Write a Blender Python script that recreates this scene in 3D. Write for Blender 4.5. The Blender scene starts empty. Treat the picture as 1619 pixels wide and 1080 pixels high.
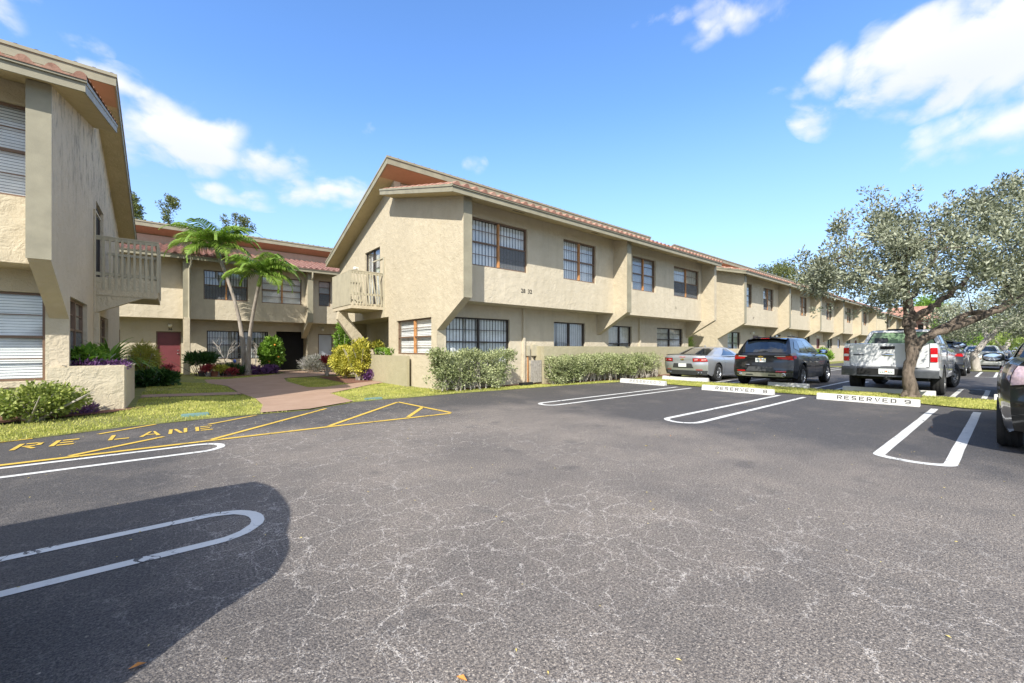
import bpy, bmesh, math, random
import numpy as np
from mathutils import Vector, Matrix, geometry
random.seed(7)
R = math.radians
scene = bpy.context.scene
col = scene.collection

# ---------------- camera ----------------
HEAD = 50.46
cam_data = bpy.data.cameras.new('camera')
cam_data.sensor_width = 36.0
cam_data.lens = 36.0 * 650.0 / 1619.0
cam_data.shift_y = 10.0 / 1619.0
cam_data.clip_start = 0.05
cam_data.clip_end = 3000
cam = bpy.data.objects.new('camera', cam_data)
cam.location = (0, 0, 1.30)
cam.rotation_euler = (R(90), 0, R(HEAD - 90))
col.objects.link(cam)
scene.camera = cam

# ---------------- light ----------------
SUN = Vector((-0.98, -0.73, 1.0)).normalized()      # towards the sun
sd = bpy.data.lights.new('sun', 'SUN')
sd.energy = 4.2
sd.angle = R(0.5)
sd.color = (1.0, 0.955, 0.88)
so = bpy.data.objects.new('sun', sd)
so.rotation_euler = SUN.to_track_quat('Z', 'Y').to_euler()
col.objects.link(so)

world = bpy.data.worlds.new('World')
scene.world = world
world.use_nodes = True
world.cycles.sampling_method = 'MANUAL'
world.cycles.sample_map_resolution = 256
wt = world.node_tree
wt.nodes.clear()


def WN(kind, **kw):
    n = wt.nodes.new(kind)
    for k, v in kw.items():
        setattr(n, k, v)
    return n


def wmath(op, a, b=None, clamp=False):
    n = WN('ShaderNodeMath', operation=op, use_clamp=clamp)
    for i, v in enumerate((a, b)):
        if v is None:
            continue
        if isinstance(v, (int, float)):
            n.inputs[i].default_value = v
        else:
            wt.links.new(v, n.inputs[i])
    return n.outputs[0]


sky = WN('ShaderNodeTexSky', sky_type='NISHITA', sun_disc=False)
sky.sun_elevation = math.asin(SUN.z)
sky.sun_rotation = math.atan2(SUN.x, SUN.y)
sky.air_density = 1.0
sky.dust_density = 0.3
sky.ozone_density = 3.0
tc = WN('ShaderNodeTexCoord')
sep = WN('ShaderNodeSeparateXYZ')
wt.links.new(tc.outputs['Generated'], sep.inputs[0])
nz = WN('ShaderNodeTexNoise', noise_dimensions='3D')
nz.inputs['Scale'].default_value = 6.5
nz.inputs['Detail'].default_value = 9.0
nz.inputs['Roughness'].default_value = 0.58
nz.inputs['Distortion'].default_value = 0.25
mp = WN('ShaderNodeMapping')
mp.inputs['Scale'].default_value = (1, 1, 1.35)
wt.links.new(tc.outputs['Generated'], mp.inputs[0])
wt.links.new(mp.outputs[0], nz.inputs['Vector'])
cA, sA = math.cos(R(HEAD)), math.sin(R(HEAD))
# cumulus clouds, the last row added out of view: (azimuth from the camera heading, elevation, half widths in degrees, density)
CLOUDS = [(37.5, 22.0, 9.5, 4.6, 1.15), (31.0, 21.5, 7, 3.4, 1.1), (33.0, 17.6, 6, 2.0, .75), (26.0, 18.6, 7.5, 2.6, .95), (21.5, 19.2, 5.0, 2.2, .85),
          (43.5, 24.8, 4.5, 2.0, .8), (43.0, 20.0, 4.0, 3.0, .8), (47.9, 27.2, 3.6, 1.5, .6), (52.0, 27.0, 4, 2.0, .8), (6.5, 24.0, 3.0, 1.8, .45), (19.5, 26.5, 1.6, 1.2, .45),
          (-45.5, 26.6, 10.5, 5.6, 1.35), (-38.5, 25.0, 4.5, 3.6, .95), (-34.5, 26.6, 3.6, 1.8, .65), (-53.0, 25.5, 8, 6, 1.2), (-49.5, 18.9, 7.5, 2.8, 1.0),
          (-28.5, 35.0, 6, 2.6, .85), (-23.0, 37, 6, 1.6, .5),
          (80, 32, 28, 20, 2.4), (125, 45, 44, 32, 2.5), (-95, 32, 28, 20, 2.4), (-140, 48, 46, 32, 2.5), (180, 32, 48, 26, 2.5)]  # unseen clouds behind the camera, added to whiten the blue fill light
acc = None
low = None
for (az, el, wa, we, dn) in CLOUDS:
    d_az = R(HEAD + az)
    c3 = Vector((math.cos(d_az) * math.cos(R(el)), math.sin(d_az) * math.cos(R(el)), math.sin(R(el))))
    e1 = Vector((-math.sin(d_az), math.cos(d_az), 0))
    e2 = c3.cross(e1)
    if e2.z < 0:
        e2 = -e2

    def wdot(v, off=0.0):
        n = WN('ShaderNodeVectorMath', operation='DOT_PRODUCT')
        wt.links.new(tc.outputs['Generated'], n.inputs[0])
        n.inputs[1].default_value = v
        return n.outputs['Value']
    a = wmath('DIVIDE', wdot(e1), math.sin(R(wa)))
    b = wmath('DIVIDE', wdot(e2), math.sin(R(we)))
    front = wmath('GREATER_THAN', wdot(c3), 0.5)
    r2 = wmath('ADD', wmath('MULTIPLY', a, a), wmath('MULTIPLY', b, b))
    g = wmath('SUBTRACT', 1.0, wmath('SQRT', r2))
    g = wmath('MULTIPLY', wmath('MAXIMUM', g, 0.0), front)
    g = wmath('MULTIPLY', wmath('POWER', g, 0.55), dn)
    acc = g if acc is None else wmath('MAXIMUM', acc, g)
    lo = wmath('MULTIPLY', g, wmath('MULTIPLY', wmath('SUBTRACT', 0.25, b), 1.0, True))
    low = lo if low is None else wmath('MAXIMUM', low, lo)
def puff(sc):
    v = WN('ShaderNodeTexVoronoi', feature='F1')
    v.inputs['Scale'].default_value = sc

    w = WN('ShaderNodeVectorMath', operation='MULTIPLY_ADD')
    wt.links.new(nz.outputs['Color'], w.inputs[0])
    w.inputs[1].default_value = (.09, .09, .09)
    wt.links.new(mp.outputs[0], w.inputs[2])
    wt.links.new(w.outputs[0], v.inputs['Vector'])
    return wmath('SUBTRACT', 0.42, v.outputs['Distance'])


dens = wmath('ADD', wmath('MULTIPLY', acc, 1.05), wmath('MULTIPLY', wmath('SUBTRACT', nz.outputs['Fac'], 0.5), 2.1))
dens = wmath('ADD', dens, wmath('ADD', wmath('MULTIPLY', puff(11), .75), wmath('MULTIPLY', puff(27), .40)))
dens = wmath('MULTIPLY', wmath('SUBTRACT', dens, 0.26), 1.35, True)
dens = wmath('MULTIPLY', dens, wmath('GREATER_THAN', acc, 0.01))
sm = WN('ShaderNodeMapRange', interpolation_type='SMOOTHSTEP')
wt.links.new(dens, sm.inputs['Value'])
dens = wmath('MULTIPLY', sm.outputs[0], 0.93)
# the sky's own colour, a deeper blue high up
hs = WN('ShaderNodeHueSaturation')
hs.inputs['Saturation'].default_value = 1.12
hs.inputs['Value'].default_value = 1.0
wt.links.new(sky.outputs[0], hs.inputs['Color'])
tint = WN('ShaderNodeMix', data_type='RGBA', blend_type='MULTIPLY')
tint.inputs[0].default_value = 1.0
wt.links.new(hs.outputs[0], tint.inputs[6])
tint.inputs[7].default_value = (1.28, 1.32, 1.46, 1)
haze_f = wmath('MULTIPLY', wmath('POWER', wmath('SUBTRACT', 1.0, wmath('MULTIPLY', sep.outputs['Z'], 2.0), True), 1.4), 0.88, True)
hz = WN('ShaderNodeMix', data_type='RGBA')
wt.links.new(haze_f, hz.inputs[0])
wt.links.new(tint.outputs[2], hz.inputs[6])
hz.inputs[7].default_value = (2.35, 2.95, 4.15, 1)
ccol = WN('ShaderNodeMix', data_type='RGBA')
wt.links.new(wmath('MULTIPLY', low, 0.85, True), ccol.inputs[0])
ccol.inputs[6].default_value = (4.6, 4.6, 4.7, 1)
ccol.inputs[7].default_value = (3.3, 3.6, 4.2, 1)
mx = WN('ShaderNodeMix', data_type='RGBA')
wt.links.new(dens, mx.inputs[0])
wt.links.new(hz.outputs[2], mx.inputs[6])
wt.links.new(ccol.outputs[2], mx.inputs[7])
bg = WN('ShaderNodeBackground')
bg.inputs['Strength'].default_value = 0.15
wt.links.new(mx.outputs[2], bg.inputs['Color'])
wo = WN('ShaderNodeOutputWorld')
wt.links.new(bg.outputs[0], wo.inputs['Surface'])

scene.view_settings.view_transform = 'Standard'
scene.view_settings.look = 'None'
scene.view_settings.exposure = 0.70
scene.view_settings.gamma = 1
scene.render.engine = 'CYCLES'
scene.cycles.max_bounces = 4
scene.cycles.diffuse_bounces = 3
scene.cycles.glossy_bounces = 2
scene.cycles.transparent_max_bounces = 8


# ---------------- materials ----------------
class Mat:
    """small wrapper around a node material"""
    def __init__(s, name):
        s.m = bpy.data.materials.new(name)
        s.m.use_nodes = True
        s.t = s.m.node_tree
        s.b = s.t.nodes['Principled BSDF']
        s.out = s.t.nodes['Material Output']
        s.tc = None

    def n(s, kind, **kw):
        n = s.t.nodes.new(kind)
        for k, v in kw.items():
            setattr(n, k, v)
        return n

    def link(s, a, b):
        s.t.links.new(a, b)

    def pos(s):
        if s.tc is None:
            g = s.n('ShaderNodeNewGeometry')
            s.tc = g.outputs['Position']
        return s.tc

    def noise(s, scale, detail=3, rough=.55, vec=None, stretch=None, dist=0):
        n = s.n('ShaderNodeTexNoise')
        n.inputs['Scale'].default_value = scale
        n.inputs['Detail'].default_value = detail
        n.inputs['Roughness'].default_value = rough
        n.inputs['Distortion'].default_value = dist
        v = vec or s.pos()
        if stretch:
            mpn = s.n('ShaderNodeMapping')
            mpn.inputs['Scale'].default_value = stretch
            s.link(v, mpn.inputs[0])
            v = mpn.outputs[0]
        s.link(v, n.inputs['Vector'])
        return n.outputs['Fac']

    def ramp(s, v, stops, interp='LINEAR'):
        r = s.n('ShaderNodeValToRGB')
        r.color_ramp.interpolation = interp
        el = r.color_ramp.elements
        while len(el) < len(stops):
            el.new(0.5)
        for e, (p, c) in zip(el, stops):
            e.position = p
            e.color = (c, c, c, 1) if isinstance(c, (int, float)) else (*c, 1)
        s.link(v, r.inputs[0])
        return r.outputs[0]

    def math(s, op, a, b=None, clamp=False):
        n = s.n('ShaderNodeMath', operation=op, use_clamp=clamp)
        for i, v in enumerate((a, b)):
            if v is None:
                continue
            if isinstance(v, (int, float)):
                n.inputs[i].default_value = v
            else:
                s.link(v, n.inputs[i])
        return n.outputs[0]

    def mix(s, f, a, b, blend='MIX'):
        n = s.n('ShaderNodeMix', data_type='RGBA', blend_type=blend)
        for i, v in ((0, f), (6, a), (7, b)):
            if isinstance(v, (int, float)):
                n.inputs[i].default_value = v
            elif isinstance(v, tuple):
                n.inputs[i].default_value = (*v, 1)
            else:
                s.link(v, n.inputs[i])
        return n.outputs[2]

    def bump(s, h, strength=.3, dist=.02, normal=None):
        n = s.n('ShaderNodeBump')
        n.inputs['Strength'].default_value = strength
        n.inputs['Distance'].default_value = dist
        s.link(h, n.inputs['Height'])
        if normal is not None:
            s.link(normal, n.inputs['Normal'])
        return n.outputs[0]

    def fin(s, color=None, rough=None, normal=None, **kw):
        b = s.b
        if color is not None:
            if isinstance(color, tuple):
                b.inputs['Base Color'].default_value = (*color, 1)
            else:
                s.link(color, b.inputs['Base Color'])
        if rough is not None:
            if isinstance(rough, (int, float)):
                b.inputs['Roughness'].default_value = rough
            else:
                s.link(rough, b.inputs['Roughness'])
        if normal is not None:
            s.link(normal, b.inputs['Normal'])
        for k, v in kw.items():
            b.inputs[k.replace('_', ' ')].default_value = v
        return s.m


def plain(name, c, rough=.6, var=.12, scale=6, metal=0, bump=0, bscale=60, **kw):
    m = Mat(name)
    f = m.noise(scale, 4)
    lo = tuple(x * (1 - var) for x in c)
    hi = tuple(min(1, x * (1 + var)) for x in c)
    cc = m.ramp(f, [(.3, lo), (.7, hi)])
    nb = m.bump(m.noise(bscale, 3), bump, .01) if bump else None
    return m.fin(cc, rough, nb, Metallic=metal, **kw)


def stucco(name, c, stain=0.35, bump=.55, mildew=0.0, trowel=1.0):
    m = Mat(name)
    big = m.noise(.55, 5, .6)
    med = m.noise(3.5, 5, .6)
    cc = m.ramp(big, [(.3, tuple(x * .90 for x in c)), (.7, tuple(x * 1.06 for x in c))])
    cc = m.mix(m.ramp(med, [(.35, 0.0), (.75, stain)]), cc, tuple(a * b for a, b in zip(c, (.80, .78, .72))))
    # long faint rain streaks
    st = m.noise(2.2, 5, .6, stretch=(1.6, 1.6, .16))
    cc = m.mix(m.ramp(st, [(.52, 0.0), (.80, stain * .9)]), cc, tuple(a * b for a, b in zip(c, (.66, .66, .62))))
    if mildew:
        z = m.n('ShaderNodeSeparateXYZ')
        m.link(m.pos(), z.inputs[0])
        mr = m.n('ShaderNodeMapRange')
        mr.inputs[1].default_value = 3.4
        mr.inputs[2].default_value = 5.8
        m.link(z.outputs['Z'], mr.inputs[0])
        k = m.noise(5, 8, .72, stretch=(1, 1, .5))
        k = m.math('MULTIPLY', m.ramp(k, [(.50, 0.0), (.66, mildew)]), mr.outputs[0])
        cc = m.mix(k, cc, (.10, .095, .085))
    # trowelled relief: smeared ridges
    h1 = m.noise(7 * trowel, 5, .6, dist=1.2)
    h2 = m.noise(30, 3, .6)
    v = m.n('ShaderNodeTexVoronoi', feature='F1')
    v.inputs['Scale'].default_value = 4.5 * trowel
    m.link(m.pos(), v.inputs['Vector'])
    h = m.math('ADD', m.math('ADD', h1, m.math('MULTIPLY', h2, .28)), m.math('MULTIPLY', v.outputs['Distance'], .5))
    return m.fin(cc, .92, m.bump(h, bump, .045))


STUC = (.54, .47, .34)
M = {}
M['stucco'] = stucco('stucco', STUC)
M['stucco_near'] = stucco('rough_stucco', (.56, .49, .355), .3, .75, 0.0, .8)
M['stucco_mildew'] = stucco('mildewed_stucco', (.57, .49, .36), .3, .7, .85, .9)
M['stucco_front'] = stucco('lightened_weathered_stucco', (.60, .53, .40), .5, .45)  # front wall colour lightened to make up for weaker sunlight there
M['stucco_green'] = stucco('green_grey_paint', (.40, .36, .235), .3, .35)
M['soffit'] = stucco('soffit_stucco', (.50, .41, .235), .5, .4)
M['orange_soffit'] = stucco('orange_soffit_paint', (.42, .25, .145), .3, .2)
M['trim'] = plain('trim_paint', (.29, .265, .185), .6, .15, 3, bump=.2)
M['trim_light'] = plain('light_trim_paint', (.44, .40, .29), .6, .12, 3)
M['gutter'] = plain('gutter_paint', (.36, .33, .24), .45, .1, 3)
M['clerestory'] = stucco('pink_stucco', (.50, .37, .27), .4, .3)


def tile_mat(name, c1, c2, c3):
    m = Mat(name)
    g = m.noise(2.6, 5, .65)
    cc = m.ramp(g, [(.28, c1), (.52, c2), (.72, c3)])
    d = m.noise(14, 4, .7)
    cc = m.mix(m.ramp(d, [(.5, 0.0), (.72, .6)]), cc, tuple(x * .45 for x in c1))
    return m.fin(cc, .85, m.bump(m.noise(40, 3), .3, .01))


M['tile'] = tile_mat('clay_tile', (.27, .14, .10), (.40, .215, .15), (.52, .34, .25))
M['tile_red'] = tile_mat('red_clay_tile', (.175, .085, .07), (.25, .13, .105), (.36, .22, .185))
M['bronze'] = plain('bronze_frame', (.055, .043, .035), .45, .2, 8, metal=.3)
M['frame_brown'] = plain('brown_frame', (.17, .105, .065), .5, .15, 8)
M['orange_wood'] = plain('orange_wood', (.50, .235, .085), .6, .2, 12)
M['blind_white'] = plain('blind_white', (.86, .86, .82), .7, .08, 4)
M['blind_grey'] = plain('blind_grey', (.56, .57, .56), .7, .1, 4)
M['curtain'] = plain('curtain_cloth', (.62, .58, .48), .9, .15, 6)
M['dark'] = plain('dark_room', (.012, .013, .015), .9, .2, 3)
M['screen'] = plain('insect_screen', (.10, .10, .10), .8, .1, 50)
M['door_red'] = plain('burgundy_door_paint', (.17, .042, .048), .45, .1, 3)
M['door_bright'] = plain('red_door_paint', (.45, .035, .03), .5, .1, 3)
M['door_white'] = plain('white_door_paint', (.55, .59, .66), .5, .06, 3)
M['metal'] = plain('bright_metal', (.65, .65, .65), .25, .05, 20, metal=1)
M['white_plastic'] = plain('white_plastic', (.78, .77, .72), .4, .05, 20)
M['lamp_glass'] = plain('lamp_glass', (.82, .80, .72), .25, .03, 20)
M['black'] = plain('black_plastic', (.018, .018, .019), .5, .2, 10)
M['number'] = plain('dark_number_paint', (.03, .027, .022), .6, .1, 20)


def glass_mat(name, tint=(.86, .9, .92), base=.07, gain=.8, rough=.03, wavy=.06):
    m = Mat(name)
    m.t.nodes.remove(m.b)
    tr = m.n('ShaderNodeBsdfTransparent')
    tr.inputs[0].default_value = (*tint, 1)
    gl = m.n('ShaderNodeBsdfGlossy')
    gl.inputs['Roughness'].default_value = rough
    gl.inputs['Color'].default_value = (.95, .97, 1, 1)
    m.link(m.bump(m.noise(1.3, 2), wavy, .05), gl.inputs['Normal'])
    lw = m.n('ShaderNodeLayerWeight')
    lw.inputs['Blend'].default_value = .5
    f = m.math('ADD', m.math('MULTIPLY', m.math('POWER', lw.outputs['Facing'], 3.2), gain), base, True)
    ms = m.n('ShaderNodeMixShader')
    m.link(f, ms.inputs[0])
    m.link(tr.outputs[0], ms.inputs[1])
    m.link(gl.outputs[0], ms.inputs[2])
    m.link(ms.outputs[0], m.out.inputs['Surface'])
    return m.m


M['glass'] = glass_mat('window_glass', (.95, .97, .98))
M['glass_dark'] = glass_mat('tinted_window_glass', (.42, .45, .47), .08)


# ---------------- mesh helpers ----------------
class MB:
    def __init__(s):
        s.v = []
        s.f = []

    def add(s, vs, fs):
        o = len(s.v)
        s.v.extend([tuple(p) for p in vs])
        s.f.extend([tuple(i + o for i in f) for f in fs])
        return s

    def box(s, x0, y0, z0, x1, y1, z1):
        if x0 > x1: x0, x1 = x1, x0
        if y0 > y1: y0, y1 = y1, y0
        if z0 > z1: z0, z1 = z1, z0
        v = [(x0, y0, z0), (x1, y0, z0), (x1, y1, z0), (x0, y1, z0), (x0, y0, z1), (x1, y0, z1), (x1, y1, z1), (x0, y1, z1)]
        return s.add(v, [(0, 3, 2, 1), (4, 5, 6, 7), (0, 1, 5, 4), (1, 2, 6, 5), (2, 3, 7, 6), (3, 0, 4, 7)])

    def slab(s, axis, a, b, outline, holes=()):
        """polygon with rectangular holes, extruded from a to b along 'X' (outline in y,z), 'Y' (x,z) or 'Z' (x,y)"""
        def P(u, w, t):
            return (t, u, w) if axis == 'X' else ((u, t, w) if axis == 'Y' else (u, w, t))
        loops = [list(outline)]
        for h in holes:
            u0, w0, u1, w1 = h
            loops.append([(u0, w0), (u1, w0), (u1, w1), (u0, w1)])
        tris = geometry.tessellate_polygon([[Vector((p[0], p[1], 0)) for p in lp] for lp in loops])
        flat = [p for lp in loops for p in lp]
        n = len(flat)
        vs = [P(p[0], p[1], a) for p in flat] + [P(p[0], p[1], b) for p in flat]
        fs = [tuple(t) for t in tris] + [tuple(i + n for i in reversed(t)) for t in tris]
        o = 0
        for lp in loops:
            k = len(lp)
            for i in range(k):
                j = (i + 1) % k
                fs.append((o + i, o + j, o + j + n, o + i + n))
            o += k
        return s.add(vs, fs)

    def tube(s, pts, radii, n=8, cap=True):
        pts = [Vector(p) for p in pts]
        if isinstance(radii, (int, float)):
            radii = [radii] * len(pts)
        vs = []
        prev = None
        for i, p in enumerate(pts):
            t = (pts[min(i + 1, len(pts) - 1)] - pts[max(i - 1, 0)])
            if t.length < 1e-9:
                t = Vector((0, 0, 1))
            t.normalize()
            if prev is None:
                u = t.orthogonal().normalized()
            else:
                u = (prev - t * prev.dot(t))
                u = u.normalized() if u.length > 1e-6 else t.orthogonal().normalized()
            prev = u
            w = t.cross(u)
            for k in range(n):
                a = 2 * math.pi * k / n
                vs.append(p + (u * math.cos(a) + w * math.sin(a)) * radii[i])
        fs = []
        for i in range(len(pts) - 1):
            for k in range(n):
                k2 = (k + 1) % n
                fs.append((i * n + k, i * n + k2, (i + 1) * n + k2, (i + 1) * n + k))
        if cap:
            fs.append(tuple(range(n - 1, -1, -1)))
            fs.append(tuple(range((len(pts) - 1) * n, len(pts) * n)))
        return s.add(vs, fs)

    def lathe(s, prof, c, axis='Z', n=20):
        """prof: (radius, height) list"""
        vs = []
        for (r, h) in prof:
            for k in range(n):
                a = 2 * math.pi * k / n
                x, y = r * math.cos(a), r * math.sin(a)
                p = (x, y, h) if axis == 'Z' else ((x, h, y) if axis == 'Y' else (h, x, y))
                vs.append((p[0] + c[0], p[1] + c[1], p[2] + c[2]))
        fs = []
        for i in range(len(prof) - 1):
            for k in range(n):
                k2 = (k + 1) % n
                fs.append((i * n + k, i * n + k2, (i + 1) * n + k2, (i + 1) * n + k))
        return s.add(vs, fs)

    def grid(s, fn, nu, nv):
        vs = [fn(i / nu, j / nv) for i in range(nu + 1) for j in range(nv + 1)]
        fs = [(i * (nv + 1) + j, (i + 1) * (nv + 1) + j, (i + 1) * (nv + 1) + j + 1, i * (nv + 1) + j + 1)
              for i in range(nu) for j in range(nv)]
        return s.add(vs, fs)

    def build(s, name, mat, parent=None, smooth=None, fixn=True, bevel=0):
        me = bpy.data.meshes.new(name)
        off = Vector((0, 0, 0))
        p = parent
        while p is not None:
            off += Vector(p.location)
            p = p.parent
        vs = [(a - off.x, b - off.y, c - off.z) for a, b, c in s.v]
        me.from_pydata(vs, [], s.f)
        me.update()
        if fixn:
            bm = bmesh.new()
            bm.from_mesh(me)
            bmesh.ops.recalc_face_normals(bm, faces=bm.faces)
            if bevel:
                es = [e for e in bm.edges if len(e.link_faces) == 2 and e.calc_face_angle(0) > .6]
                bmesh.ops.bevel(bm, geom=es, offset=bevel, segments=2, affect='EDGES', clamp_overlap=True)
            bm.to_mesh(me)
            bm.free()
        o = bpy.data.objects.new(name, me)
        if mat is not None:
            me.materials.append(mat)
        if smooth is not None:
            me.polygons.foreach_set('use_smooth', [True] * len(me.polygons))
            me.set_sharp_from_angle(angle=R(smooth))
        col.objects.link(o)
        if parent is not None:
            o.parent = parent
        return o


def tag(o, label=None, cat=None, group=None, kind=None):
    for k, v in (('label', label), ('category', cat), ('group', group), ('kind', kind)):
        if v:
            o[k] = v
    return o


def empty(name, loc, label=None, cat=None, group=None):
    o = bpy.data.objects.new(name, None)
    o.empty_display_size = .2
    o.location = loc
    col.objects.link(o)
    return tag(o, label, cat, group)


def copy_tree(o, parent=None):
    c = o.copy()
    col.objects.link(c)
    if parent is not None:
        c.parent = parent
    for ch in [q for q in o.children]:
        copy_tree(ch, c)
    return c


def text_mesh(txt, size, spacing=1.0, bold=0.0, thick=0.0):
    cu = bpy.data.curves.new('lettering', 'FONT')
    cu.body = txt
    cu.size = size
    cu.space_character = spacing
    cu.offset = bold
    cu.extrude = thick
    cu.resolution_u = 3
    to = bpy.data.objects.new('lettering', cu)
    col.objects.link(to)
    dg = bpy.context.evaluated_depsgraph_get()
    dg.update()
    me = bpy.data.meshes.new_from_object(to.evaluated_get(dg))
    vs = [tuple(v.co) for v in me.vertices]
    fs = [tuple(p.vertices) for p in me.polygons]
    bpy.data.objects.remove(to)
    bpy.data.curves.remove(cu)
    bpy.data.meshes.remove(me)
    return vs, fs


def text_on(mb, txt, size, origin, ux, uz, spacing=1.0, bold=0.0, stencil=None):
    """lettering laid on a plane: origin at the lower left, ux along the line, uz up the letters"""
    vs, fs = text_mesh(txt, size, spacing, bold)
    o, ux, uz = Vector(origin), Vector(ux).normalized(), Vector(uz).normalized()
    mb.add([o + ux * x + uz * y for x, y, _ in vs], fs)
    return max((v[0] for v in vs), default=0)
# ---------------- buildings ----------------
def tiles(mb, x0, x1, y0, z0, y1, z1, wave=.30, amp=.045, row=.42):
    """clay S-tiles laid over a slope running from (y0,z0) at the eave to (y1,z1)"""
    nx = max(6, int((x1 - x0) / wave * 8))
    L = math.hypot(y1 - y0, z1 - z0)
    nr = max(2, int(L / row))
    ny, nz_ = -(z1 - z0) / L, (y1 - y0) / L
    if nz_ < 0:
        ny, nz_ = -ny, -nz_
    vs, fs = [], []
    levels = []
    for r in range(nr):
        levels.append((r / nr, .035))
        levels.append(((r + 1) / nr - .0005, .005))
    for (t, lift) in levels:
        for i in range(nx + 1):
            x = x0 + (x1 - x0) * i / nx
            ph = (x / wave) % 1.0
            h = amp * (1.4 * math.sqrt(max(0, math.sin(ph * math.pi * 2))) if ph < .5 else -.55 * math.sin((ph - .5) * 2 * math.pi)) + lift
            vs.append((x, y0 + (y1 - y0) * t + ny * h, z0 + (z1 - z0) * t + nz_ * h))
    w = nx + 1
    for j in range(len(levels) - 1):
        for i in range(nx):
            fs.append((j * w + i, j * w + i + 1, (j + 1) * w + i + 1, (j + 1) * w + i))
    # open tile ends at the eave
    base = len(vs)
    for i in range(nx + 1):
        x = x0 + (x1 - x0) * i / nx
        vs.append((x, y0, z0 - .01))
    for i in range(nx):
        fs.append((i, i + 1, base + i + 1, base + i))
    mb.add(vs, fs)


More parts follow.
